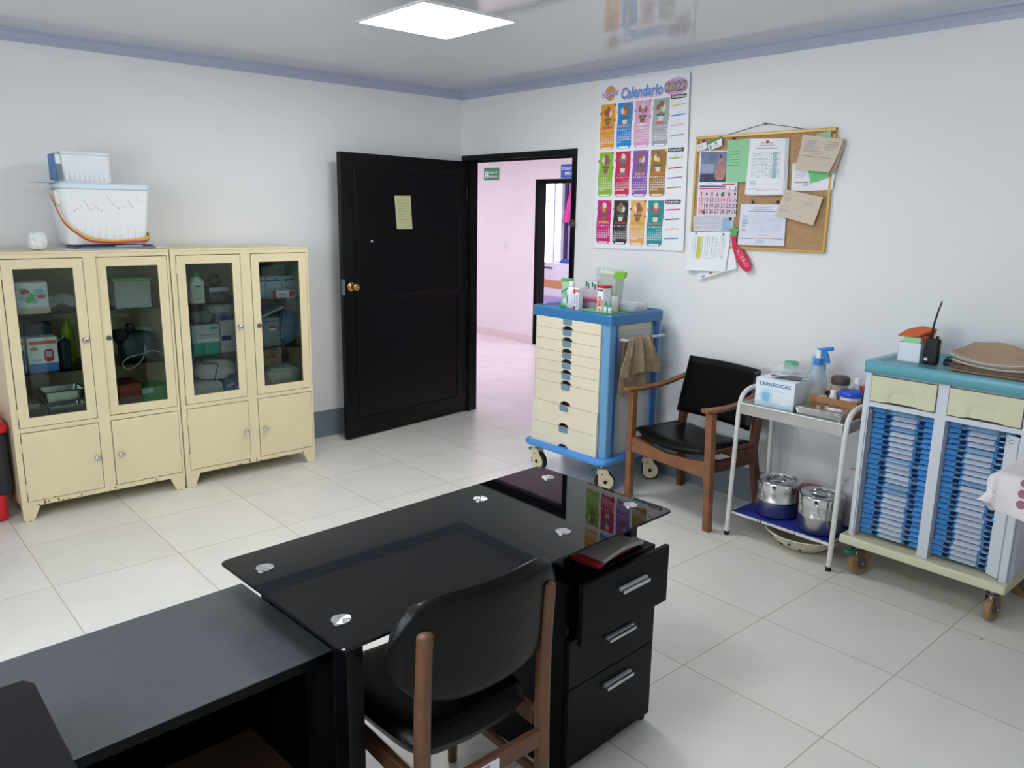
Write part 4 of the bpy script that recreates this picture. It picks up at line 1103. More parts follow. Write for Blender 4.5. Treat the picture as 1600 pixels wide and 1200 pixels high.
# drawers
edges = [1.03, .963, .893, .822, .757, .69, .622, .49, .352, .215]
for i in range(9):
    zt, zb = edges[i]-.001, edges[i+1]+.001
    wide = i >= 7
    x0, x1 = (-.296 if wide else -.284), (.258 if not wide else .262)
    y0 = -.262 if wide else -.252
    c_ = -.012
    poly = [(x1, zb), (x1, zt)]
    # tab recess at top centre, arch at bottom centre
    poly += [(x0, zt), (x0, zb)]
    arch = [(c_-.045*math.cos(PI*k_/12)-0, zb+.026*math.sin(PI*k_/12)) for k_ in range(13)]
    poly += arch
    b = MB(DRW); 
    # faces as two halves so the arch stays concave-safe
    mid = [p for p in arch]
    left = [(x0, zb), (x0, zt), (c_, zt)]+[mid[k_] for k_ in range(6, -1, -1)]
    right = [(c_, zt), (x1, zt), (x1, zb)]+[mid[k_] for k_ in range(12, 5, -1)]
    for pl in (left, right): b.prism(pl, y0, y0+.016, 'xz')
    d = b.build('drawer', t)
    b = MB(PULL); zt2 = zt+.004
    pts = [(c_-.036, zt2-.034), (c_-.036, zt2), (c_+.036, zt2), (c_+.036, zt2-.034), (c_+.02, zt2-.038), (c_-.02, zt2-.038)]
    b.prism([(x, min(z, zt)) for x, z in pts][::-1], y0-.004, y0+.002, 'xz')
    b.build('pull_tab', d)
# side pull rail and towel bar
b = MB(DRW); b.box(.293, .30, -.19, .17, h-.105, h-.072, .002); b.build('pull_out_edge', t)
b = MB(WHITEPL); b.tube([(.30, -.13, .935), (.345, -.13, .935), (.345, .235, .935), (.30, .235, .935)], .009, 10); b.build('towel_bar', t)
# bumper base
b = MB(CARTR); o1 = rrect(-.352, .35, -.297, .29, .06, 8)
for k_ in range(1): pass
prof_ = [(0, .178), (.016, .183), (.022, .195), (.022, .205), (.016, .216), (0, .220)]
n = len(o1); cxm = 0
vs = []
def inset(P, d):
    return [(x-(d)*(1 if x > 0 else -1), y-(d)*(1 if y > 0 else -1)) for x, y in P]
for e, z in prof_:
    vs += [(x, y, z) for x, y in inset(o1, .022-e)]
b.add(vs, [(j*n+a, j*n+(a+1) % n, (j+1)*n+(a+1) % n, (j+1)*n+a) for j in range(len(prof_)-1) for a in range(n)], True)
b.add(vs, [tuple(range(n))[::-1], tuple(range((len(prof_)-1)*n, len(prof_)*n))])
b.build('bumper_base', t)
def caster(parent, x, y, ang, R=.062, body=CASTC, top=.178, wide=.034, brake=False, wheelm=RUBBER, cover=True):
    M = Matrix.Translation((x, y, 0)) @ Matrix.Rotation(ang, 4, 'Z')
    b = MB(SATIN); b.M = M; b.cyl((0, 0, 2*R-.01), (0, 0, top), .012).cyl((0, 0, top-.012), (0, 0, top), .026)
    if not cover:
        b.mat(body)
        for s_ in (-1, 1): b.prism([(-.02, R*2+.012), (.022, R*2+.012), (.03, R*1.2), (.034, R-.01), (.018, R-.012), (-.006, R*1.5)], s_*.02-.002, s_*.02+.002, 'xz')
        b.box(-.02, .022, -.022, .022, 2*R+.008, 2*R+.016)
    c = b.build('caster', parent)
    b = MB(wheelm); b.M = M; b.cyl((.022, -wide/2+.004, R), (.022, wide/2-.004, R), R, n=32)
    b.mat(body).cyl((.022, -wide/2, R), (.022, wide/2, R), R*.62 if cover else R*.5, n=28)
    b.mat(SATIN).cyl((.022, -wide/2-.006, R), (.022, wide/2+.006, R), .007, n=12)
    b.build('wheel', c)
    if cover:
        b = MB(body); b.M = M
        for s_ in (-1, 1):
            P_ = [(.022+R*.82*math.cos(math.radians(a)), R+R*.82*math.sin(math.radians(a))) for a in range(-150, 61, 15)]+[(.03, 2*R+.02), (-.028, 2*R+.022), (-.034, 2*R-.004), (-.024, 2*R-.012)]
            b.prism(P_, s_*(wide/2+.001), s_*(wide/2+.007), 'xz')
        b.box(-.028, .03, -wide/2-.006, wide/2+.006, 2*R+.008, 2*R+.022, .004)
        b.mat(HOLE)
        for s_ in (-1, 1):
            b.cyl((.022, s_*(wide/2+.006), R), (.022, s_*(wide/2+.010), R), .012, n=14).cyl((.0, s_*(wide/2+.006), 2*R-.012), (.0, s_*(wide/2+.009), 2*R-.012), .005, n=10)
        b.build('caster_cover', c)
    if brake:
        b = MB(mat('brake_green', (30, 110, 96), .5)); b.M = M; b.box(-.065, -.02, -.016, .016, 2*R-.004, 2*R+.014, .004); b.build('brake_pedal', c)
caster(t, -.29, -.215, .0, brake=True); caster(t, .27, -.21, .95, brake=True); caster(t, .30, .20, .55); caster(t, -.28, .2, .4)
# towel hanging on the bar
TW = mat('towel_tan', (164, 144, 116), .95, noise=.35, nscale=16, bump=.5, bscale=90, sheen=.3)
def towel(u, v):
    # u along bar, v from front hem over the bar to back hem
    w0 = (.20+.21*min(1, abs(v-.5)*2.2)) if v < .5 else (.20+.09*min(1, abs(v-.5)*2.2))
    x0_ = .352; L1, L2 = .21, .34
    s_ = v-.5
    yb = -.036+(u-.5)*w0
    fold = .016*math.sin(u*17)*min(1, abs(s_)*5)+.006*math.sin(u*37+2)
    if s_ < 0: z = .946-L1*(-s_*2)*(1+.05*math.sin(u*9)); x = x0_+.022+fold+.02*(-s_*2)
    else: z = .946-L2*(s_*2)*(1+.04*math.sin(u*7+1)); x = x0_-.018+fold*.35
    if abs(s_) < .05: z = .946+.006*math.cos(s_/.05*PI/2); x = x0_-.002+(-s_)*.4+fold
    return (x, yb+.01, z)
Wd = L2W(DL, DR)
b = MB(TW); b.grid(towel, 44, 40, thick=(.004, 0, .001))
single('hand_towel', b, 'brown tan towel hanging on the side bar of the drawer cart', 'towel', DL, DR)

# goods on the drawer cart (local cart frame)
def oncart(x, y, z=h-.008):
    p = Wd(x, y, z); return p
t = thing('powder_tin', 'green tin with white script, leftmost on the drawer cart', 'tin', oncart(-.165, -.105), DR)
TG = mat('tin_green', (160, 214, 170), .4); TGD = mat('tin_green_dark', (84, 176, 96), .4)
b = MB(TG); b.box(-.034, .034, -.022, .022, .008, .165, .01).mat(mat('tin_script', (40, 110, 74), .5))
mp = lambda x, z: (x*.8-z*.5, -.0226, .1+z*.8+x*.5)
b.text('Mexsana', -.028, .0, .022, mp, width=.062, bold=.02).text('Lady', -.012, -.022, .02, mp, width=.03, bold=.02)
b.mat(WHITEPL).add([(.0+.012*math.cos(a*PI/8), -.0225, .04+.014*math.sin(a*PI/8)) for a in range(16)], [tuple(range(16))])
b.build('tin_body', t)
MB(TGD).box(-.037, .037, -.025, .025, 0, .012, .003).build('base_rim', t); MB(TGD).box(-.036, .036, -.024, .024, .160, .178, .005).build('lid', t)
t = thing('lotion_bottle', 'white round shouldered bottle beside the green tin', 'bottle', oncart(-.108, -.125), DR)
b = MB(WHITEPL); b.lathe([(.03, 0), (.034, .004), (.033, .10), (.026, .125), (.018, .132), (.016, .138)], n=28, sy=.8)
b.mat(BLUEP).box(-.012, -.006, -.0285, -.026, .03, .08); b.build('body', t)
b = MB(WHITEPL); b.lathe([(.017, .136), (.018, .14), (.018, .162), (.014, .167)], n=24); b.build('cap', t)
def f_med(b, f):
    strip(b, RED, -.022, -.002, .095, .122, f); strip(b, RED, -.022, .0, .0, .02, f); strip(b, mat('print_salmon', (232, 130, 112), .6), .0, .026, .108, .122, f); strip(b, LGREY, .002, .022, .012, .09, f)
    strip(b, BLUEP, -.014, -.010, .03, .088, f)
carton('medicine_box', 'slim red and white medicine box before the white bottle', 'box', oncart(-.035, -.145), .052, .034, .128, PAPER, f_med, rz=DR-.12)
t = thing('storage_box', 'clear plastic box with magenta band on the drawer cart', 'storage box', oncart(-.035, -.01), DR)
b = MB(mat('clear_violet', (206, 190, 206), .1, alpha=.45)); b.box(-.09, .09, -.06, .06, .0, .12, .012).mat(mat('slate_contents', (96, 106, 132), .5)).box(-.085, .085, -.055, .055, .004, .045, .01); b.build('box_body', t)
b = MB(mat('magenta_clip', (186, 66, 120), .4)); b.box(-.094, .094, -.064, .064, .046, .066, .004); b.build('band', t)
def f_y(b, f): strip(b, mat('dark_green_print', (60, 96, 76), .6), -.012, 0, .008, .04, f); strip(b, mat('dark_green_print', (60, 96, 76), .6), .006, .018, .0, .03, f)
carton('ampoule_box', 'small green and white box standing on the clear box', 'box', oncart(-.03, .0, h-.008+.12), .05, .03, .045, mat('pale_mint', (206, 226, 210), .6), f_y, rz=DR+.2)
carton('ampoule_box', 'small striped green box left on the clear box', 'box', oncart(-.095, .02, h-.008+.12), .045, .03, .036, mat('pale_mint', (206, 226, 210), .6), f_y, rz=DR-.1)
# green tray and pitcher
t_z = h-.008
b = MB(mat('tray_green', (128, 178, 130), .4)); o1 = rrect(-.125, .14, -.16, .11, .03); k1 = len(o1)
vs = [(x*.93, y*.93, 0) for x, y in o1]+[(x, y, .014) for x, y in o1]+[(x*.99, y*.99, .0155) for x, y in o1]+[(x*.92, y*.92, .003) for x, y in o1]
b.add(vs, [(j*k1+a, j*k1+(a+1) % k1, (j+1)*k1+(a+1) % k1, (j+1)*k1+a) for j in range(3) for a in range(k1)]+[tuple(range(k1))[::-1], tuple(range(3*k1, 4*k1))], True)
single('serving_tray', b, 'pale green tray on top of the drawer cart', 'tray', oncart(.17, -.06, t_z), DR)
t = thing('pitcher', 'frosted plastic pitcher with lime green handle', 'pitcher', oncart(.115, .0, t_z+.004), DR)
b = MB(mat('frosted_plastic', (222, 232, 222), .3, alpha=.5)); b.lathe([(.055, 0), (.06, .004), (.075, .20), (.084, .215), (.086, .222), (.078, .222), (.07, .20), (.055, .01)], n=32, sy=.85)
b.build('jug_body', t)
b = MB(mat('frosted_lid', (214, 226, 206), .35, alpha=.75)); b.lathe([(.086, .222), (.088, .228), (.07, .24), (.02, .244)], n=32, sy=.85); b.build('lid', t)
b = MB(mat('lime_handle', (118, 186, 58), .35)); b.prism([(.05, .195), (.135, .200), (.142, .238), (.06, .235)], -.055, -.035, 'xz'); b.build('handle', t)
b = MB(CLOUDY); b.box(.055, .064, -.052, -.045, .08, .2, .002); b.build('grip', t)
def f_dr(b, f):
    strip(b, INK, -.022, .022, .122, .134, f); strip(b, PAPER, -.012, -.008, .12, .136, f-.0002); strip(b, PAPER, .004, .008, .12, .136, f-.0002)
    strip(b, mat('peach_print', (228, 168, 140), .6, noise=.3, nscale=60), -.029, .029, .0, .07, f)
    dots(b, [mat('print_brown', (110, 76, 60), .6), RED, mat('peach_print', (228, 168, 140), .6)], .055, .07, .03, f-.0003, 12, .007)
    b.mat(RED).box(-.032, .032, f-.002, .034, .142, .155)
carton('juice_carton', 'red topped juice carton with orange print, on the green tray', 'carton', oncart(.15, -.115, t_z+.004), .058, .056, .142, PAPER, f_dr, rz=DR-.15)
b = MB(mat('tinted_vial', (216, 224, 220), .15, alpha=.5)); b.lathe([(.024, 0), (.026, .003), (.026, .085), (.02, .095)], n=20)
b.mat(mat('vial_sand', (206, 170, 140), .6)).lathe([(.023, .002), (.0235, .04), (.001, .041)], n=20)
single('plastic_cup', b, 'clear cup half filled, right of the juice carton', 'cup', oncart(.205, -.075, t_z+.004), DR)
for i, (x, y, lb) in enumerate(((.195, -.145, 'teal capped dropper bottle nearer the juice carton'), (.222, -.138, 'teal capped dropper bottle farther from the juice carton'))):
    t = thing('dropper_bottle', lb, 'bottle', oncart(x, y, t_z+.004), DR, 'teal capped dropper bottles')
    b = MB(WHITEPL); b.lathe([(.010, 0), (.011, .003), (.011, .03), (.006, .036)], n=16); b.build('body', t)
    b = MB(mat('cap_teal', (30, 166, 150), .4)); b.lathe([(.0085, .033), (.0085, .048), (.004, .062), (.002, .066)], n=16); b.build('cap', t)
b = MB(WHITEPL); b.box(-.014, .014, -.01, .01, 0, .032, .002).mat(GREY).box(-.008, .008, -.0106, -.01, .006, .026)
single('vial', b, 'tiny white labelled vial at the tray front', 'vial', oncart(.165, -.16, t_z+.004), DR)
b = MB(mat('clear_tub', (226, 232, 234), .12, alpha=.36)); b.box(-.07, .07, -.06, .06, 0, .06, .015).box(-.075, .075, -.065, .065, .056, .062, .003)
single('clear_container', b, 'low clear plastic container at the cart right corner', 'container', oncart(.255, .035, t_z+.004), DR)

# ================================================================== armchair by the wall
AL = (-.343, -2.614, 0); AR = RZ-.134
t = thing('wooden_armchair', 'wooden armchair with black padded seat against the wall', 'chair', AL, AR)
for sx in (-1, 1):
    b = MB(WOOD); b.bar((sx*.312, -.205, 0), (sx*.300, -.222, .655), .042, .036, .004, up=(0, 1, 0), wx1=.046, wy1=.04); b.build('leg', t)
    b = MB(WOODD); b.bar((sx*.302, .225, 0), (sx*.272, .165, .40), .036, .046, .004, up=(0, 1, 0)).bar((sx*.272, .165, .38), (sx*.275, .20, .66), .036, .046, .004, up=(0, 1, 0)); b.build('leg', t)
    b = MB(WOODD); b.bar((sx*.285, -.21, .345), (sx*.28, .19, .345), .024, .062, .003).bar((sx*.285, -.21, .425), (sx*.278, .19, .425), .022, .02, .003); b.build('side_rail', t)
    b = MB(WOOD)
    pts = smooth_path([(sx*.30, -.28, .672), (sx*.302, -.21, .668), (sx*.30, -.08, .668), (sx*.292, .05, .684), (sx*.284, .15, .708), (sx*.28, .205, .72)], 5)
    vs = []; m = len(pts)
    for i, p in enumerate(pts):
        w_ = .030 if i < 8 else .026-.008*(i/m)
        hh_ = .013
        if i == 0: w_, hh_ = .022, .009
        for a in range(12):
            an = 2*PI*a/12
            vs.append((p.x+w_*math.copysign(abs(math.cos(an))**.6, math.cos(an)), p.y, p.z+hh_*math.copysign(abs(math.sin(an))**.7, math.sin(an))))
    b.add(vs, [(i*12+a, i*12+(a+1) % 12, (i+1)*12+(a+1) % 12, (i+1)*12+a) for i in range(m-1) for a in range(12)], True)
    b.add(vs, [tuple(range(12))[::-1], tuple(range((m-1)*12, m*12))])
    b.build('armrest', t)
b = MB(WOOD); pf_ = [(-.295, .295), (.295, .295), (.295, .385), (.2, .372), (0, .356), (-.2, .372), (-.295, .385)]
b.prism(pf_, -.226, -.202, 'xz'); b.build('front_rail', t)
b = MB(WOODD); b.box(-.275, .275, .18, .204, .30, .385, .003); b.build('back_rail', t)
def cushion(b, fn_top, fn_bot, nu=24, nv=20):
    b.grid(fn_top, nu, nv).grid(lambda u, v: fn_bot(1-u, v), nu, nv)
def pad(b, w0, w1, y0, y1, zc, th, dip, lift, fr=.04, rc=.06):
    def prm(u, v):
        # rounded rectangle parameterisation
        a = 2*u-1; c = 2*v-1
        y = y0+(y1-y0)*v; w = (w0+(w1-w0)*v)/2
        return a, c, a*w*(1-rc*abs(c)**6), y-(fr*(1-a*a)*(1-v) if fr else 0)
    def e(a, c): return (max(0, 1-abs(a)**8)*max(0, 1-abs(c)**8))**.35
    def mid(a, c): return zc-dip*(1-a*a)*1.0+lift*(-c)*.5
    def top(u, v):
        a, c, x, y = prm(u, v); return (x, y, mid(a, c)+th*.5*e(a, c))
    def bot(u, v):
        a, c, x, y = prm(u, v); return (x, y, mid(a, c)-th*.5*e(a, c))
    cushion(b, top, bot)
b = MB(LEATHER); pad(b, .57, .50, -.215, .215, .42, .062, .022, .03, .035); b.build('seat', t)
b = MB(LEATHER)
def bk(side):
    def fn(u, v):
        a = 2*u-1; c = 2*v-1
        e = (max(0, 1-abs(a)**10)*max(0, 1-abs(c)**10))**.4
        z = .50+.335*v; x = a*.272*(1-.02*c)-.008; y = .128+.075*v+.03*(1-a*a)-side*.027*e
        return (x, y, z)
    return fn
f1 = bk(1); f2 = bk(-1)
b.grid(f1, 28, 20).grid(lambda u, v: f2(1-u, v), 28, 20); b.build('backrest', t)

# ================================================================== white trolley
TL = (-.344, -3.271, 0)
t = thing('instrument_trolley', 'white tubular two shelf trolley between armchair and file cart', 'trolley', TL, RZ)
WN = mat('chipped_white', (220, 220, 216), .4, noise=.05, nscale=30)
for sx in (-1, 1):
    X = sx*.285
    b = MB(WN)
    pth = smooth_path([(X, -.196, .0), (X, -.185, .3), (X, -.173, .60), (X, -.166, .70), (X, -.142, .755), (X, -.08, .783), (X, .05, .786), (X, .12, .766), (X, .156, .71), (X, .166, .6), (X, .178, .3), (X, .186, 0)], 6)
    b.tube(pth, .0125, 12); f_ = b.build('side_frame', t)
    for y in (-.196, .186): b = MB(BLACKP); b.cyl((X, y, -.0), (X, y, .022), .0142, n=14); b.build('rubber_foot', f_)
def tray(m, x, y0, y1, z, lip, name, edge=None):
    b = MB(m)
    b.box(-x, x, y0, y1, z, z+.003)
    for a in ((-x, x, y0, y0+.003), (-x, x, y1-.003, y1), (-x, -x+.003, y0, y1), (x-.003, x, y0, y1)): b.box(a[0], a[1], a[2], a[3], z, z+lip)
    if edge:
        b.mat(edge)
        for p, q_ in (((-x, y0), (x, y0)), ((-x, y1), (x, y1)), ((-x, y0), (-x, y1)), ((x, y0), (x, y1))): b.cyl((p[0], p[1], z+lip), (q_[0], q_[1], z+lip), .005, n=8)
    return b.build(name, t)
b = MB(STEEL); b.box(-.272, .272, -.175, .165, .714, .720, .001)
for a in ((-.272, .272, -.175, -.172), (-.272, .272, .162, .165), (-.272, -.269, -.172, .162), (.269, .272, -.172, .162)): b.box(a[0], a[1], a[2], a[3], .665, .714)
b.mat(WN)
for p, q_ in (((-.272, -.177), (.272, -.177)), ((-.272, .167), (.272, .167)), ((-.274, -.175), (-.274, .165)), ((.274, -.175), (.274, .165))): b.cyl((p[0], p[1], .7205), (q_[0], q_[1], .7205), .0045, n=8)
b.build('top_shelf', t)
b_ = tray(WN, .272, -.186, .172, .118, .016, 'lower_shelf')
b = MB(RUST)
for i in range(14):
    x = random.uniform(-.26, .26); s_ = random.uniform(.001, .004); b.box(x, x+s_*2, -.187, -.186, .118+random.choice([0, .012]), .118+random.choice([.004, .016]))
b.build('paint_chips', t)
MATB = mat('blue_liner', (38, 50, 150), .5, bump=.3, bscale=30)
b = MB(MATB); b.grid(lambda u, v: ((u-.5)*.535, -.186+.355*v, .136+.004*math.sin(u*13)*math.sin(v*9)+(.004 if v < .06 else 0)), 24, 16, thick=(0, 0, -.004))
single('blue_liner', b, 'royal blue cloth liner on the lower trolley shelf', 'liner', TL, RZ)
Wt = L2W(TL, RZ)
def drum(label, x, y, rz):
    t = thing('steel_drum', label, 'steel container', Wt(x, y, .141), rz, 'steel dressing drums on the lower shelf')
    t.scale = (1, 1, 1.25)
    b = MB(STEEL); R = .104
    b.lathe([(R-.006, 0), (R, .004), (R, .062), (R+.002, .064), (R+.002, .068), (R, .07), (R, .115)], n=48); b.build('drum_body', t)
    b = MB(CHROME); b.lathe([(R+.003, .108), (R+.004, .112), (R+.004, .142), (R, .148), (R-.012, .15), (R-.018, .145), (R-.045, .144), (R-.05, .148), (.02, .149), (.001, .15)], n=48); b.build('lid', t)
    b = MB(CHROME); b.tube([(.035*math.cos(a), .035*math.sin(a), .157+.0*a) for a in [PI*i/12 for i in range(13)]], .003, 8); b.box(-.04, -.028, -.006, .006, .148, .158).box(.028, .04, -.006, .006, .148, .158); b.build('lid_handle', t)
    b = MB(CHROME); b.box(-.014, .014, -R-.010, -R, .082, .098, .003).box(-.006, .006, -R-.013, -R, .07, .125, .002).tube([(-.016, -R-.008, .09), (-.014, -R-.012, .075), (.014, -R-.012, .075), (.016, -R-.008, .09)], .002, 6); b.build('clasp', t)
drum('steel drum with lid nearer the armchair on the lower shelf', -.10, -.035, RZ-.3)
drum('steel drum with lid nearer the file cart on the lower shelf', .155, -.068, RZ+.3)
t = thing('red_container', 'dark red tub with translucent lid behind the steel drums', 'container', Wt(.015, .105, .141), RZ)
b = MB(mat('dark_red_plastic', (150, 28, 48), .3)); b.lathe([(.05, 0), (.055, .004), (.068, .13)], n=32); b.build('tub', t)
b = MB(mat('pink_lid', (196, 110, 130), .25, alpha=.7)); b.lathe([(.072, .128), (.073, .136), (.062, .139), (.058, .134), (.02, .135), (.001, .135)], n=32); b.build('lid', t)
t = thing('plastic_jug', 'translucent white jug standing at the back of the lower shelf', 'jug', Wt(.222, .115, .141), RZ)
b = MB(mat('jug_plastic', (222, 218, 226), .35, alpha=.8)); b.lathe([(.05, 0), (.056, .006), (.056, .16), (.05, .2), (.022, .245), (.02, .262)], n=28); b.build('body', t)
b = MB(mat('jug_cap', (214, 196, 200), .4)); b.lathe([(.024, .26), (.024, .288), (.02, .29)], n=20); b.build('cap', t)
b = MB(MATS['jug_plastic']); b.tube(smooth_path([(-.03, -.02, .235), (-.07, -.03, .22), (-.075, -.03, .16), (-.052, -.02, .13)]), .01, 10); b.build('handle', t)
# enamel basin on the floor under the trolley
b = MB(mat('enamel_basin', (216, 212, 190), .35)); b.lathe([(.07, 0), (.10, .006), (.16, .05), (.185, .085), (.195, .088), (.195, .092), (.18, .09), (.155, .055), (.09, .012), (.001, .01)], n=40)
b.mat(BLACKP)
for a, z, r in ((-1.9, .035, .143), (-1.2, .03, .136), (-1.5, .06, .17), (-2.4, .05, .16)):
    b.box(r*math.cos(a)-.006, r*math.cos(a)+.006, r*math.sin(a)-.005, r*math.sin(a), z-.003, z+.003)
single('enamel_basin', b, 'cream enamel basin with dark chips on the floor under the trolley', 'basin', Wt(.06, -.02, 0), RZ)
# goods on the top shelf
TZ = .7205
def f_mask(b, f):
    SKY = mat('mask_sky', (132, 196, 232), .5); PSK = mat('pale_sky', (196, 224, 240), .5)
    b.mat(mat('mask_text', (70, 130, 180), .5)).text('TAPABOCAS', -.090, .104, .026, flat(f-.0003), width=.176, bold=.025)
    strip(b, PSK, -.104, .104, 0, .022, f)
    b.mat(PSK).add([(-.045+.036*math.cos(a*PI/10), f-.0002, .052+.04*math.sin(a*PI/10)) for a in range(20)], [tuple(range(20))])
    b.mat(SKY).prism([(-.068, .065), (-.066, .042), (-.056, .024), (-.034, .024), (-.024, .042), (-.022, .065), (-.045, .072)], f-.0012, f-.0004, 'xz')
    strip(b, PAPER, .02, .078, .016, .028, f-.0008); strip(b, SKY, -.035, .055, .082, .084, f)
t = carton('face_mask_box', 'white and pale blue box of face masks on the trolley', 'box', Wt(-.122, -.045, TZ), .212, .16, .14, mat('mask_box', (228, 238, 246), .5), f_mask, rz=RZ+.04)
b = MB(mat('dark_film', (74, 66, 80), .3)); b.grid(lambda u, v: (-.06+.15*u, -.05+.06*v+.02*u, .002+.006*math.sin(u*6+v*4)+.006), 12, 6, thick=(0, 0, .0012))
single('dark_plastic_wrap', b, 'dark plastic wrapper lying on the face mask box', 'wrapper', Wt(-.11, -.04, TZ+.141), RZ+.04)
b = MB(mat('clear_bag', (226, 226, 232), .25, alpha=.5)); b.grid(lambda u, v: (-.11+.2*u, -.02+.16*v, .0+.03*math.sin(PI*u)*math.sin(PI*v)+.006*math.sin(14*u+5*v)), 20, 14)
single('plastic_bag', b, 'clear bag draped behind the face mask box', 'bag', Wt(-.19, .06, TZ+.155), RZ)
b = MB(mat('wrapped_box', (206, 208, 214), .3, alpha=.75)); b.box(-.08, .08, -.04, .04, 0, .15, .02)
single('wrapped_box', b, 'plastic wrapped white box directly behind the face mask box', 'box', Wt(-.12, .085, TZ), RZ)
t = thing('plastic_cup', 'pale green topped clear cup at the back of the trolley', 'cup', Wt(-.19, .15, TZ), RZ)
b = MB(CLOUDY); b.lathe([(.028, 0), (.034, .004), (.036, .17)], n=24); b.build('cup_body', t)
b = MB(mat('mint_lid', (120, 206, 166), .35, alpha=.85)); b.lathe([(.0365, .155), (.038, .19), (.036, .192), (.03, .16)], n=24); b.build('rim', t)
t = thing('spray_bottle', 'clear spray bottle with blue trigger on the trolley', 'spray bottle', Wt(.005, .055, TZ), RZ)
t.scale = (1, 1, .89)
b = MB(mat('spray_clear', (214, 222, 228), .08, alpha=.35)); b.lathe([(.045, 0), (.05, .005), (.05, .17), (.044, .2), (.024, .235), (.02, .25)], n=32)
b.mat(mat('amber_liquid', (196, 180, 140), .2, alpha=.75)).lathe([(.047, .004), (.047, .115), (.001, .116)], n=32); b.build('body', t)
BT = mat('trigger_blue', (40, 130, 214), .35)
b = MB(BT); b.lathe([(.024, .245), (.024, .278), (.02, .281)], n=24)
b.mat(WHITEPL).box(-.012, .014, -.012, .012, .281, .33, .004)
b.mat(BT); b.bar((-.01, 0, .325), (.058, 0, .343), .02, .022, .005).cyl((.05, 0, .341), (.068, 0, .345), .011, n=14)
b.prism([(.018, .325), (.036, .327), (.05, .30), (.058, .262), (.05, .26), (.036, .288), (.022, .298)], -.008, .008, 'xz'); b.build('spray_head', t)
b = MB(mat('blue_bottle', (150, 190, 226), .3)); b.lathe([(.033, 0), (.037, .004), (.037, .235), (.034, .247)], n=24)
single('blue_bottle', b, 'tall pale blue bottle behind the spray bottle', 'bottle', Wt(-.035, .14, TZ), RZ)
# wooden tray box
WB = mat('light_wood_box', (176, 128, 84), .6, noise=.2, nscale=20)
t = thing('wooden_box', 'low open wooden box holding jars on the trolley', 'wooden box', Wt(.125, .075, TZ), RZ)
b = MB(WB); b.box(-.115, .125, -.085, .085, 0, .006)
for a in ((-.115, .125, -.085, -.077), (-.115, .125, .077, .085), (-.115, -.107, -.077, .082), (.117, .125, -.077, .082)):
    b.box(a[0], a[1], a[2], a[3], .006, .036, .001).box(a[0], a[1], a[2], a[3], .040, .074, .001)
b.build('slatted_box', t)
def jar(name, label, cat, x, y, prof, m, cap, cm, cname='lid', extra=None):
    t = thing(name, label, cat, Wt(x, y, TZ+.0065), RZ)
    b = MB(m); b.lathe(prof, n=28)
    if extra: extra(b)
    b.build('body', t); b = MB(cm); b.lathe(cap, n=28); b.build(cname, t)
jar('jar', 'jar with dark brown lid and tan contents in the wooden box', 'jar', .115, .085, [(.036, 0), (.04, .004), (.04, .12), (.034, .128)], mat('jar_glass', (206, 196, 186), .1, alpha=.4), [(.042, .126), (.045, .132), (.044, .158), (.036, .166), (.001, .168)], mat('lid_brown', (78, 62, 58), .5), extra=lambda b: b.mat(mat('tan_contents', (178, 140, 108), .7)).lathe([(.036, .004), (.036, .11), (.001, .112)], n=24))
jar('small_bottle', 'small white bottle before the brown lidded jar', 'bottle', .115, .022, [(.018, 0), (.02, .003), (.02, .075), (.014, .082)], mat('pale_bottle', (196, 206, 220), .3), [(.015, .08), (.016, .1), (.013, .104)], WHITEPL, 'cap')
jar('round_jar', 'small jar with dark label left of the white bottle', 'jar', .065, .022, [(.022, 0), (.025, .004), (.024, .045), (.018, .055)], mat('grey_jar', (150, 146, 142), .4), [(.02, .054), (.021, .066), (.017, .069)], mat('grey_lid', (190, 184, 178), .4), extra=lambda b: b.mat(INK).box(-.01, .01, -.0257, -.024, .012, .036))
jar('alcohol_bottle', 'clear bottle with white cap behind the blue lidded tub', 'bottle', .185, .12, [(.026, 0), (.03, .004), (.03, .1), (.014, .13), (.013, .136)], mat('clear_bottle', (210, 216, 222), .08, alpha=.4), [(.016, .134), (.017, .158), (.014, .162)], WHITEPL, 'cap')
jar('cotton_tub', 'white tub with wide blue lid in the wooden box', 'tub', .19, .05, [(.04, 0), (.046, .004), (.05, .075), (.048, .085)], mat('tub_white', (216, 214, 216), .4), [(.052, .082), (.054, .088), (.054, .104), (.048, .11), (.001, .112)], mat('lid_blue', (40, 84, 206), .35))
jar('red_lid_jar', 'jar with dark red lid at the edge of the file cart', 'jar', .222, .135, [(.025, 0), (.028, .004), (.028, .1)], mat('grey_jar', (150, 146, 142), .4), [(.03, .098), (.032, .12), (.026, .126)], mat('lid_dark_red', (150, 34, 56), .4))
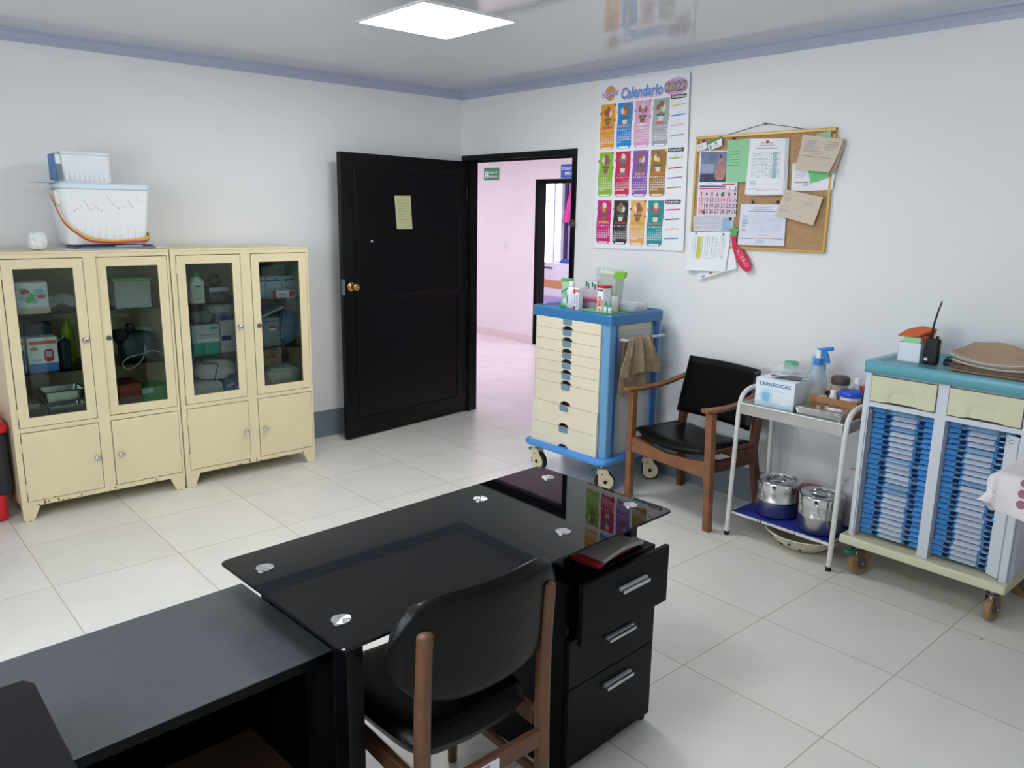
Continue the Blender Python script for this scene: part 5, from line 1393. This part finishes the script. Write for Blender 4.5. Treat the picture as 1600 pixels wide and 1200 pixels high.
# steel instrument tray with scissors
t = thing('instrument_tray', 'shallow steel tray with lid at the trolley front', 'tray', Wt(.118, -.070, TZ), RZ)
b = MB(CHROME); o1 = rrect(-.13, .13, -.055, .05, .02); k1 = len(o1)
vs = [(x*.93, y*.9, 0) for x, y in o1]+[(x, y, .022) for x, y in o1]+[(x*1.03, y*1.06, .023) for x, y in o1]+[(x*1.03, y*1.06, .025) for x, y in o1]
b.add(vs, [(j*k1+a, j*k1+(a+1) % k1, (j+1)*k1+(a+1) % k1, (j+1)*k1+a) for j in range(3) for a in range(k1)]+[tuple(range(k1))[::-1], tuple(range(3*k1, 4*k1))]); b.build('tray_body', t)
b = MB(STEEL); b.box(-.12, .12, -.045, .04, .025, .031, .003); b.build('tray_lid', t)
b = MB(CHROME); b.tube([(.016*math.cos(a*PI/8), .011*math.sin(a*PI/8), 0) for a in range(16)], .002, 6, closed=True).tube([(.035+.016*math.cos(a*PI/8), .02+.011*math.sin(a*PI/8), 0) for a in range(16)], .002, 6, closed=True).bar((.045, .01, 0), (.13, .03, 0), .005, .002).bar((.05, .028, .001), (.13, .02, .001), .005, .002)
single('scissors', b, 'steel scissors lying on the shallow steel tray', 'scissors', Wt(.085, -.06, TZ+.034), RZ)
# ================================================================== file cart
FL = (-.272, -3.952, 0); FR = RZ-.0058
TEAL = mat('teal_top', (100, 168, 182), .32); FW = mat('cart_white', (208, 214, 222), .38); FCR = mat('cart_cream', (212, 210, 180), .4, noise=.03, nscale=5)
FOLD = mat('folder_blue', (84, 156, 222), .35); FOLDD = mat('folder_deep_blue', (40, 92, 176), .4); LAB = mat('label_holder', (196, 206, 218), .4); LAB2 = mat('label_holder_blue', (140, 176, 206), .4)
t = thing('file_cart', 'teal topped white file cart with two columns of blue chart folders', 'cart', FL, FR)
hw, hd, h = .335, .236, 1.037
b = MB(TEAL)
o1 = rrect(-hw-.014, hw+.014, -hd-.014, hd, .03); i1 = rrect(-hw+.03, hw-.03, -hd+.03, hd-.02, .03); n = len(o1)
vs = [(x, y, h-.052) for x, y in o1]+[(x, y, h-.006) for x, y in o1]+[(x*.985, y*.98, h) for x, y in o1]+[(x, y, h) for x, y in i1]+[(x*.98, y*.97, h-.010) for x, y in i1]
b.add(vs, [(j*n+a, j*n+(a+1) % n, (j+1)*n+(a+1) % n, (j+1)*n+a) for j in range(4) for a in range(n)]+[tuple(range(n))[::-1], tuple(range(4*n, 5*n))], True)
b.build('worktop', t)
b = MB(FW); z0, z1 = .20, h-.052
b.box(-hw, -hw+.018, -hd+.01, hd, z0, z1).box(hw-.018, hw, -hd+.01, hd, z0, z1).box(-hw+.018, hw-.018, hd-.01, hd, z0, z1)
b.box(-.022, .022, -hd+.002, hd-.01, z0, .94)
b.box(-hw, hw, -hd+.002, hd-.01, .83, .852)
b.box(-hw, -hw+.03, -hd, -hd+.03, z0, z1, .004).box(hw-.03, hw, -hd, -hd+.03, z0, z1, .004).box(-.022, .022, -hd, -hd+.012, z0, z1)
b.box(-hw+.018, hw-.018, -hd+.02, hd-.01, z1-.012, z1)
b.build('cabinet_body', t)
b = MB(mat('post_round', (196, 204, 212), .3)); b.cyl((hw-.006, -hd+.045, z0), (hw-.006, -hd+.045, z1), .016, n=20); b.build('corner_post', t)
for x0, x1 in ((-hw+.033, -.026), (.026, hw-.033)):
    b = MB(FCR); xc = (x0+x1)/2; w_ = x1-x0
    # drawer front with a wavy lower edge and scooped grip
    def fr_(u, v):
        x = x0+w_*u; zb = .862-.016*(1/(1+math.exp((u-.45)*16)))*0+.012*math.cos(PI*u*1.0)**2*0
        zb = .858+.010*math.sin(PI*min(1, max(0, (u-.15)/.7)))**2
        z = zb+(.973-zb)*v
        g = math.exp(-((u-.5)/.2)**6)*max(0, 1-v*1.4)
        return (x, -hd-.006+.016*g, z)
    b.grid(fr_, 40, 12)
    b.box(x0, x1, -hd+.001, -hd+.01, .862, .973)
    b.build('drawer', t)
b = MB(FW); b.M = Matrix.Translation((hw-.035, -hd+.01, 0)) @ Matrix.Rotation(-.5, 4, 'Z'); b.box(-.06, -.0, -.004, .010, z0+.006, .815, .002)
d = b.build('door', t)
b = MB(CHROME); b.M = Matrix.Translation((hw-.035, -hd+.01, 0)) @ Matrix.Rotation(-.5, 4, 'Z') @ Matrix.Translation((-.03, -.004, .79)) @ Matrix.Rotation(PI/2, 4, 'X'); b.lathe([(.009, 0), (.009, .004), (.005, .006)], n=16); b.build('lock', d)
b = MB(FW); b.box(-hw+.02, -hw+.03, -hd+.0, -hd+.19, z0+.006, .825, .002); d = b.build('door', t)
b = MB(CHROME); b.M = Matrix.Translation((-hw+.03, -hd+.03, .8)) @ Matrix.Rotation(PI/2, 4, 'Y'); b.lathe([(.012, 0), (.012, .003), (.007, .006)], n=16); b.build('lock', d)
b = MB(FCR); b.box(-hw-.028, hw+.01, -hd-.03, hd, .158, .2, .008); b.build('base_tray', t)
CG = mat('caster_amber', (150, 120, 80), .45); CB_ = mat('caster_bracket', (110, 100, 98), .4, metal=.5)
caster(t, -hw+.04, -hd+.03, 1.2, R=.058, body=CB_, top=.158, wheelm=CG, cover=False, brake=True)
caster(t, hw-.05, -hd+.03, 1.45, R=.058, body=CB_, top=.158, wheelm=CG, cover=False)
caster(t, -hw+.05, hd-.06, .2, R=.058, body=CB_, top=.158, wheelm=CG, cover=False)
caster(t, hw-.05, hd-.06, .2, R=.058, body=CB_, top=.158, wheelm=CG, cover=False)
Wf = L2W(FL, FR)
ords = ['topmost', 'second', 'third', 'fourth', 'fifth', 'sixth', 'seventh', 'eighth', 'ninth', 'tenth', 'eleventh', 'twelfth', 'thirteenth', 'fourteenth', 'fifteenth', 'sixteenth', 'seventeenth', 'eighteenth', 'nineteenth', 'twentieth', 'twenty first', 'twenty second', 'twenty third', 'twenty fourth', 'bottommost']
NF = 25; zt_, zb_ = .806, .222; step = (zt_-zb_)/(NF-1)
def folder_proto(lw, labm):
    t = thing('chart_folder', '', 'folder', (0, 0, 0), FR)
    b = MB(FOLD)
    # front lip sloping, tray plate behind
    b.prism([(-.157, .002), (-.139, .0155), (.10, .0155), (.10, .0125), (-.136, .0125), (-.154, -.001)], -lw/2, lw/2, 'yz')
    b.mat(FOLDD).box(-lw/2+.008, lw/2-.008, -.13, .10, .0, .0115)
    b.build('cover', t)
    b = MB(labm)
    b.prism([(-.162, .0030), (-.142, .0180), (-.140, .0165), (-.159, .0015)], -.046, .056, 'yz'); b.build('label_holder', t)
    for x in (-.068, .078):
        b = MB(CHROME); b.prism([(-.1605, .001), (-.1425, .0145), (-.141, .0130), (-.159, -.0005)], x-.012, x+.012, 'yz'); b.build('clip', t)
    return t
protos = {('l', 0): folder_proto(.262, LAB), ('r', 0): folder_proto(.25, LAB), ('l', 1): folder_proto(.262, LAB2), ('r', 1): folder_proto(.25, LAB2)}
used_p = set()
for side, sname, xc in (('l', 'left', -.166), ('r', 'right', .152)):
    for i in range(NF):
        kind = 1 if (side, i) in (('l', 0), ('l', 3), ('l', 9), ('l', 14), ('l', 15), ('r', 4), ('r', 10), ('r', 0)) else 0
        z = zt_-step*i
        loc = Wf(xc+jitter(.004), -.045+jitter(.004), z-.003)
        lb = '%s blue chart folder of the %s column in the file cart' % (ords[i], sname)
        grp = 'blue chart folders in the %s column' % sname
        p = protos[(side, kind)]
        if (side, kind) not in used_p:
            used_p.add((side, kind)); p.location = loc; p['label'] = lb; p['group'] = grp
        else: dup(p, loc, FR, lb, grp)
# on the top
HT = h-.010
t = thing('card_box', 'white open card box holding an orange packet and green cards', 'box', Wf(-.225, -.015, HT), FR+.02)
b = MB(mat('white_card_box', (232, 238, 248), .5)); w, d, hh = .098, .125, .088
b.box(-w/2, w/2, -d/2, -d/2+.003, 0, hh).box(-w/2, w/2, d/2-.003, d/2, 0, hh).box(-w/2, -w/2+.003, -d/2, d/2, 0, hh).box(w/2-.003, w/2, -d/2, d/2, 0, hh).box(-w/2, w/2, -d/2, d/2, 0, .003); b.build('box_body', t)
b = MB(mat('mint_card', (166, 220, 166), .7))
for i in range(9): b.box(-.036+.001*jitter(2), .04, -.052+.004*i, -.050+.004*i, .004, .112-.001*(i % 3))
single('index_cards', b, 'block of mint green cards standing in the white card box', 'cards', Wf(-.225, -.015, HT), FR+.02)
ORG = mat('orange_paper', (226, 104, 46), .6, noise=.12, nscale=20)
b = MB(ORG); b.box(-.01, .046, -.012, .055, .004, .118, .004)
pts = [(-.062, -.045, .118), (.03, -.05, .126), (.052, .02, .142), (.06, .055, .15), (.0, .06, .156), (-.045, .01, .14)]
b.add(pts+[(x, y, z-.008) for x, y, z in pts], [(0, 1, 2, 3, 4, 5), (11, 10, 9, 8, 7, 6)]+[(i, 6+i, 6+(i+1) % 6, (i+1) % 6) for i in range(6)])
b.add([(.046, .05, .06), (.066, .058, .148), (.02, .062, .15), (.0, .056, .06)], [(0, 1, 2, 3)])
single('orange_packet', b, 'folded orange packet sticking out of the white card box', 'packet', Wf(-.225, -.015, HT), FR+.02)
t = thing('two_way_radio', 'black handheld radio with long antenna on the file cart', 'radio', Wf(-.135, -.055, HT), FR-.05)
b = MB(BLACKP); b.box(-.031, .031, -.018, .018, 0, .098, .01, 3).box(-.026, .031, -.016, .016, .09, .118, .007, 3)
b.mat(mat('radio_grille', (40, 42, 46), .5)).box(-.02, .02, -.0195, -.018, .09, .096).box(-.02, .02, -.0195, -.018, .083, .087); b.build('body', t)
b = MB(WHITEPL); b.box(-.022, -.007, -.0192, -.018, .018, .03); b.build('sticker', t)
b = MB(BLACKP); b.cyl((-.012, 0, .11), (-.010, 0, .135), .008).tube([(-.010, 0, .13), (-.006, 0, .18), (.004, 0, .235), (.016, 0, .285)], lambda t_: .0052-.0022*t_, 10); b.build('antenna', t)
b = MB(BLACKP); b.cyl((.016, 0, .116), (.016, 0, .13), .007); b.build('knob', t)
b = MB(BLACKP); b.box(-.045, .045, -.03, .03, 0, .022, .006).tube(smooth_path([(.03, .0, .02), (-.02, .03, .032), (-.05, .02, .02), (-.03, -.02, .024), (.03, -.025, .03), (.07, .0, .018), (.05, .04, .02)]), .003, 6)
single('radio_charger', b, 'black charger with coiled cord behind the radio', 'charger', Wf(-.055, .015, HT), FR+.1)
b = MB(mat('clear_film', (206, 210, 216), .15, alpha=.5)); b.grid(lambda u, v: (-.06+.12*u, -.04+.08*v, .004+.02*math.sin(PI*u)*math.sin(PI*v)+.004*math.sin(15*u+7*v)), 16, 10)
single('plastic_bag', b, 'small clear plastic bag beside the radio charger', 'bag', Wf(.0, -.01, HT+.006), FR)
# kraft folders
z = HT
names_ = ['bottommost', 'second', 'third', 'fourth', 'fifth', 'sixth', 'seventh', 'eighth', 'ninth', 'tenth', 'eleventh', 'topmost']
edge_c = [(150, 128, 108), (120, 98, 84), (164, 140, 118), (110, 90, 78), (134, 112, 94), (122, 100, 86), (160, 140, 112), (176, 164, 142), (160, 144, 132), (170, 160, 150), (186, 180, 174), (186, 158, 132)]
for i in range(12):
    k_ = i/11.0
    m_ = mat('kraft_%d' % i, edge_c[i], .85, noise=.06, nscale=10)
    sag = .026*k_+.002; lift = .050*k_*k_; th = .0045 if i not in (7, 10) else .0065
    dx, dy, dr = jitter(.006), jitter(.006), jitter(.03)
    def fl(u, v, sag=sag, lift=lift):
        x = (u-.5)*.33; y = (v-.5)*.25
        zz = sag*((2*u-1)**2)*(1 if i > 5 else .5)+lift*(v**2)*math.exp(-((u-.38)/.35)**2)
        return (x, y, zz)
    b = MB(m_); b.grid(fl, 20, 10, thick=(0, 0, th))
    if i in (7, 10): b.mat(mat('inner_pages', (196, 192, 186), .8)).grid(lambda u, v: (fl(u, v)[0]*.985, fl(u, v)[1]*.985-.002, fl(u, v)[2]+.001), 20, 10, thick=(0, 0, th-.002))
    lb = ('%s kraft folder of the stack on the file cart' % names_[i])
    single('kraft_folder', b, lb, 'folder', Wf(.155+dx, -.045+dy, z+.0003), FR+dr, 'kraft folders stacked on the file cart')
    z += th+.0005 if i < 11 else 0

# table with white cloth at the right edge
t = thing('side_table', 'small table under a white dotted cloth at the right picture edge', 'table', (-.69, -4.685, 0), 0)
b = MB(mat('table_wood', (120, 100, 84), .5)); b.box(-.30, .30, -.34, .34, .775, .798, .003); b.build('tabletop', t)
for x in (-.12, .27):
    for y in (-.31, .02): b = MB(mat('table_leg', (60, 56, 56), .5)); b.box(x-.018, x+.018, y-.018, y+.018, 0, .775, .003); b.build('leg', t)
CL = mat('white_tablecloth', (226, 220, 222), .9, noise=.05, nscale=12, bump=.1, bscale=200, sheen=.2)
MAUVE = mat('mauve_print', (152, 108, 124), .9)
TX0, TX1, TY0, TY1, TZc = -.31, .31, -.35, .35, .772
def cloth(px, py):
    """px,py in flat cloth coordinates centred on the table; returns draped point"""
    R = .02; drop = 0; x, y = px, py
    ex = max(0, TX0-px, px-TX1); ey = max(0, TY0-py, py-TY1)
    e = math.hypot(ex, ey) if ex and ey else max(ex, ey)
    x = min(max(px, TX0), TX1); y = min(max(py, TY0), TY1)
    if e > 0:
        sx = -1 if px < TX0 else (1 if px > TX1 else 0); sy = -1 if py < TY0 else (1 if py > TY1 else 0)
        bul = R*(1-math.exp(-e/R))
        nx = sx*(ex/e); ny = sy*(ey/e)
        wav = .018*math.sin((px*1.0-py*1.0)*26)*min(1, e/.15)+.05*(e/.25)*(1 if ex and ey else 0)
        x += nx*(bul+wav); y += ny*(bul+wav)
        drop = max(0, e-R*.5*(1-math.exp(-e/R)))*(1 if not (ex and ey) else .8)
    return (x, y, TZc-drop)
b = MB(CL); A_ = .47; B_ = .52
def cround(u, v):
    a, c = 2*u-1, 2*v-1; m_ = max(abs(a), abs(c))
    k_ = m_/(abs(a)**5+abs(c)**5)**.2 if m_ > 1e-6 else 1
    return cloth(A_*a*k_, B_*c*k_)
b.grid(cround, 90, 90, thick=(0, 0, .0015))
b.mat(MAUVE)
def disc_on(cx_, cy_, r):
    vs = [cloth(cx_+r*math.cos(a*PI/8), cy_+r*math.sin(a*PI/8)) for a in range(16)]
    vs = [(x-(.004 if x < TX0-.005 else 0), y+(.004 if y > TY1+.005 else 0), z+.003) for x, y, z in vs]
    b.add(vs, [tuple(range(16))])
for i in range(3):
    for k_ in range(5): disc_on(-.335-.038*i, .26-.2*k_, .0155)
for i in range(14): 
    y_ = .22-.02*i
    b.add([tuple(Vector(cloth(-.2+dx_, y_+dy_))+Vector((0, 0, .003))) for dx_, dy_ in ((-.03, 0), (.03, 0), (.03, .006), (-.03, .006))], [(0, 1, 2, 3)])
for i in range(7): disc_on(-.14+.07*i, .27, .012)
single('tablecloth', b, 'white cloth with mauve dots draped over the side table', 'tablecloth', (-.69, -4.685, .03), 0)

# ================================================================== desk
DKL = (-2.702, -3.485, 0); DKR = .0491
Wk = L2W(DKL, DKR)
t = thing('glass_desk', 'black glass topped desk with drawers in the foreground', 'desk', DKL, DKR)
b = MB(GLASSB); P_ = rrect(-.609, .609, -.298, .298, .022, 5)
def glass_top(b, P_, z0, z1, e=.002):
    n = len(P_)
    def sc(P, d):
        cx = sum(p[0] for p in P)/len(P); cy = sum(p[1] for p in P)/len(P)
        return [(x-d*(1 if x > cx else -1), y-d*(1 if y > cy else -1)) for x, y in P]
    vs = [(x, y, z0) for x, y in sc(P_, e)]+[(x, y, z0+e) for x, y in P_]+[(x, y, z1-e) for x, y in P_]+[(x, y, z1) for x, y in sc(P_, e)]
    b.add(vs, [(j*n+a, j*n+(a+1) % n, (j+1)*n+(a+1) % n, (j+1)*n+a) for j in range(3) for a in range(n)]+[tuple(range(n))[::-1], tuple(range(3*n, 4*n))])
glass_top(b, P_, .742, .750)
b.build('glass_top', t)
DISC = mat('spun_steel', (226, 230, 232), .22, metal=1)
for x in (-.538, .217, .538):
    for y in (-.181, .181):
        b = MB(DISC)
        # faceted conical disc that glints like brushed steel
        n = 40; R = .023
        vs = [(x, y, .7535)]+[(x+R*math.cos(2*PI*i/n), y+R*math.sin(2*PI*i/n), .7525+.0006*math.sin(8*PI*i/n)) for i in range(n)]+[(x+R*math.cos(2*PI*i/n), y+R*math.sin(2*PI*i/n), .7495) for i in range(n)]
        b.add(vs, [(0, 1+i, 1+(i+1) % n) for i in range(n)]+[(1+i, 1+n+i, 1+n+(i+1) % n, 1+(i+1) % n) for i in range(n)])
        b.mat(SATIN).cyl((x, y, .742), (x, y, .70 if x > 0 else .70), .014)
        b.build('disc_support', t)
# left frame: cross beam, legs
b = MB(BLKP); b.box(-.565, -.511, -.235, .235, .700, .728, .003); b.build('crossbeam', t)
for y0, y1, xa in ((-.235, -.175, -.56), (.175, .235, -.528)): b = MB(BLKP); b.box(xa, xa+.044, y0, y1, 0, .70, .003); b.build('leg', t)
b = MB(BLKP); b.box(.190, .244, -.225, .225, .700, .728, .003).box(.2, .235, -.20, -.15, .63, .70).box(.2, .235, .15, .20, .63, .70); b.build('glass_carrier', t)
b = MB(BLKP); b.box(.511, .565, -.225, .225, .700, .728, .003).box(.52, .555, -.20, -.15, .63, .70).box(.52, .555, .15, .20, .63, .70); b.build('glass_carrier', t)
b = MB(BLKP); b.box(-.526, -.510, -.175, .175, .02, .70, .002); b.build('end_panel', t)
# pedestal
px0, px1, py0, py1, ph = .155, .575, -.255, .235, .632
b = MB(DESKB); b.box(px0, px1, py0-.006, py1, ph-.022, ph, .002).box(px0, px0+.018, py0, py1, 0, ph-.022).box(px1-.018, px1, py0, py1, 0, ph-.022).box(px0+.018, px1-.018, py1-.016, py1, 0, ph-.022).box(px0+.018, px1-.018, py0+.01, py1-.016, .03, .046); b.build('pedestal', t)
def ddraw(z0, z1, pull, xs=0):
    b = MB(DESKB); b.box(px0+.002-xs, px1-.002+xs, py0-.018-pull, py0-.002-pull, z0, z1, .0015)
    if pull > .01: b.box(px0+.03, px1-.03, py0-.002-pull, py0+.2, z0+.02, z0+.03).box(px0+.03, px0+.042, py0-.002-pull, py0+.2, z0+.02, z1-.05).box(px1-.042, px1-.03, py0-.002-pull, py0+.2, z0+.02, z1-.05)
    d = b.build('drawer', t)
    b = MB(ALU); zc = (z0+z1)/2+.025 if z1-z0 < .2 else z1-.055; xc = (px0+px1)/2+.02; yf = py0-.018-pull
    b.box(xc-.065, xc+.065, yf-.022, yf-.017, zc-.005, zc+.004, .001).box(xc-.065, xc+.065, yf-.012, yf, zc+.000, zc+.010, .001)
    b.mat(BLACKP).box(xc-.062, xc+.062, yf-.018, yf-.01, zc-.003, zc+.003)
    b.build('handle', d)
ddraw(.458, .648, .042); ddraw(.298, .456, .0); ddraw(.032, .295, .0)
b = MB(BLACKP); b.box(px0+.01, px1-.01, py0+.02, py0+.06, 0, .03); b.build('plinth', t)
# red and white booklet under the glass
t = thing('booklet', 'red and white booklet lying on the drawer pedestal under the glass', 'booklet', Wk(.435, -.165, ph), DKR+.06)
b = MB(mat('booklet_pages', (216, 208, 210), .7)); b.grid(lambda u, v: (-.12+.22*u, -.08+.15*v, .004+.012*math.sin(PI*u)*(1-v)), 12, 6, thick=(0, 0, .014)); b.build('pages', t)
b = MB(RED); b.box(-.125, .08, -.07, .065, 0, .003, .001).box(-.15, -.118, -.085, .03, 0, .016, .004); b.build('cover', t)

# ------------------------------------------------------------------ low side unit
t = thing('side_unit', 'low charcoal side unit joined to the left of the glass desk', 'side unit', DKL, DKR)
sx0, sx1, sy0, sy1, sh = -1.62, -.568, -.132, .335, .65
b = MB(SIDEB); b.box(sx0, -.532, sy0, sy1, sh-.025, sh, .002); b.build('top_panel', t)
b = MB(DESKB); b.box(sx0+.001, -.533, sy0-.0015, sy0+.0005, sh-.0245, sh-.0015); b.build('edge_band', t)
for x in (sx0+.02, sx1-.02, -1.08): b = MB(DESKB); b.box(x-.01, x+.01, sy0+.01, sy1-.01, 0, sh-.025); b.build('side_panel', t)
b = MB(DESKB); b.box(sx0+.03, sx1-.03, sy1-.025, sy1-.012, .03, sh-.025); b.build('back_panel', t)
b = MB(DESKB); b.box(sx0+.03, sx1-.03, sy0+.02, sy1-.03, .13, .148); b.build('shelf', t)
KD = mat('kraft_dark', (104, 76, 56), .9, noise=.15, nscale=9)  # kraft colour darkened to carry the shadow inside the unit
z = .149
ords2 = ['lowest', 'second lowest', 'third lowest', 'fourth lowest', 'fifth lowest', 'sixth lowest', 'third from the top', 'second from the top', 'topmost']
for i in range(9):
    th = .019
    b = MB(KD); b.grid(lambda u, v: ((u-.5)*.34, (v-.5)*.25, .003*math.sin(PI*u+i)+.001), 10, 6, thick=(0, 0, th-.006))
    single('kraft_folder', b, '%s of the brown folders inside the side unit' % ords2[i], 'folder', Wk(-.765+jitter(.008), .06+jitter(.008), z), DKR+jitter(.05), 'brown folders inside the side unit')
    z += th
# second dark desk, corner at the lower left
t = thing('dark_desk', 'dark glossy desk corner at the lower left picture edge', 'desk', (-4.41, -3.80, 0), 0)
b = MB(mat('dark_plum_glass', (22, 18, 22), .2, spec=.22)); P_ = [(-.6, -.3), (.6, -.3), (.6, .275), (.585, .3), (-.6, .3)]
glass_top(b, P_, .738, .75); b.build('tabletop', t)
for x in (-.54, .54):
    for y in (-.24, .08): b = MB(BLKP); b.box(x-.02, x+.02, y-.02, y+.02, 0, .738, .003); b.build('leg', t)

# ------------------------------------------------------------------ foreground chair
CLc = (-2.945, -3.66, 0); CR = PI+.0
t = thing('wooden_chair', 'wooden chair with black padded back, pulled up to the glass desk', 'chair', CLc, .0)
# local: chair faces +y (towards the desk), its back is at -y
for sx in (-1, 1):
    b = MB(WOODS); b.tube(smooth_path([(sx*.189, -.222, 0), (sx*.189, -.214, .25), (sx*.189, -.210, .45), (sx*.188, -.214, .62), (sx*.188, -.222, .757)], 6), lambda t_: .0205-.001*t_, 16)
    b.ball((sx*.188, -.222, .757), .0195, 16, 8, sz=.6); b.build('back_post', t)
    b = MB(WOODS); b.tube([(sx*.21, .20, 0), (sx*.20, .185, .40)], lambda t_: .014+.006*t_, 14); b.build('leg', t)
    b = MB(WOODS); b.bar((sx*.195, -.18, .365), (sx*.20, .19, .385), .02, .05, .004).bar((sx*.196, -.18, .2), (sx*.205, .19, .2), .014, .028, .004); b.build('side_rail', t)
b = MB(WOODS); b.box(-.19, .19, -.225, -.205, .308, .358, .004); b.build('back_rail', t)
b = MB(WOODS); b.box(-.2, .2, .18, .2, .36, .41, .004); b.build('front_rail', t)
b = MB(PAPER); b.box(-.03, .03, -.2262, -.225, .318, .348).mat(GREY).box(-.02, .0, -.2266, -.2262, .323, .343)
b.build('paper_sticker', t)
b = MB(LEATHER); pad(b, .37, .45, -.185, .25, .445, .08, .018, -.02, 0, .2); b.build('seat', t)
b = MB(LEATHER)
def cb(side):
    def fn(u, v):
        a = 2*u-1; c = 2*v-1
        # outline: rounded with a sagging lower edge
        W_ = .258
        zt = .838-.045*max(0, abs(a)-.80)**1*4*abs(a)**4; zb = .555+.045*abs(a)**3+.0
        n_ = (1-abs(a)**5)**.5 if abs(a) < 1 else 0
        zc = .695; z = zc+((zt-zc) if c > 0 else (zc-zb))*c*(.42+.58*n_)
        x = a*W_*(1-.05*abs(c)**3)
        e = (max(0, 1-abs(a)**8)*max(0, 1-abs(c)**8))**.45
        y = -.178-.055*(1-a*a)*1.0-.055*(z-.62)+.012+side*.024*e
        return (x, y, z)
    return fn
f1 = cb(-1); f2 = cb(1)
b.grid(f1, 44, 30).grid(lambda u, v: f2(1-u, v), 44, 30); b.build('backrest', t)

# bits on the floor
b = MB(mat('crumb', (176, 140, 96), .9)); b.grid(lambda u, v: (.014*(u-.5), .01*(v-.5), .004*math.sin(PI*u)*math.sin(PI*v)), 4, 4)
single('crumb', b, 'tiny tan crumb on the floor before the file cart', 'crumb', (-.66, -4.27, 0.0005), .3)
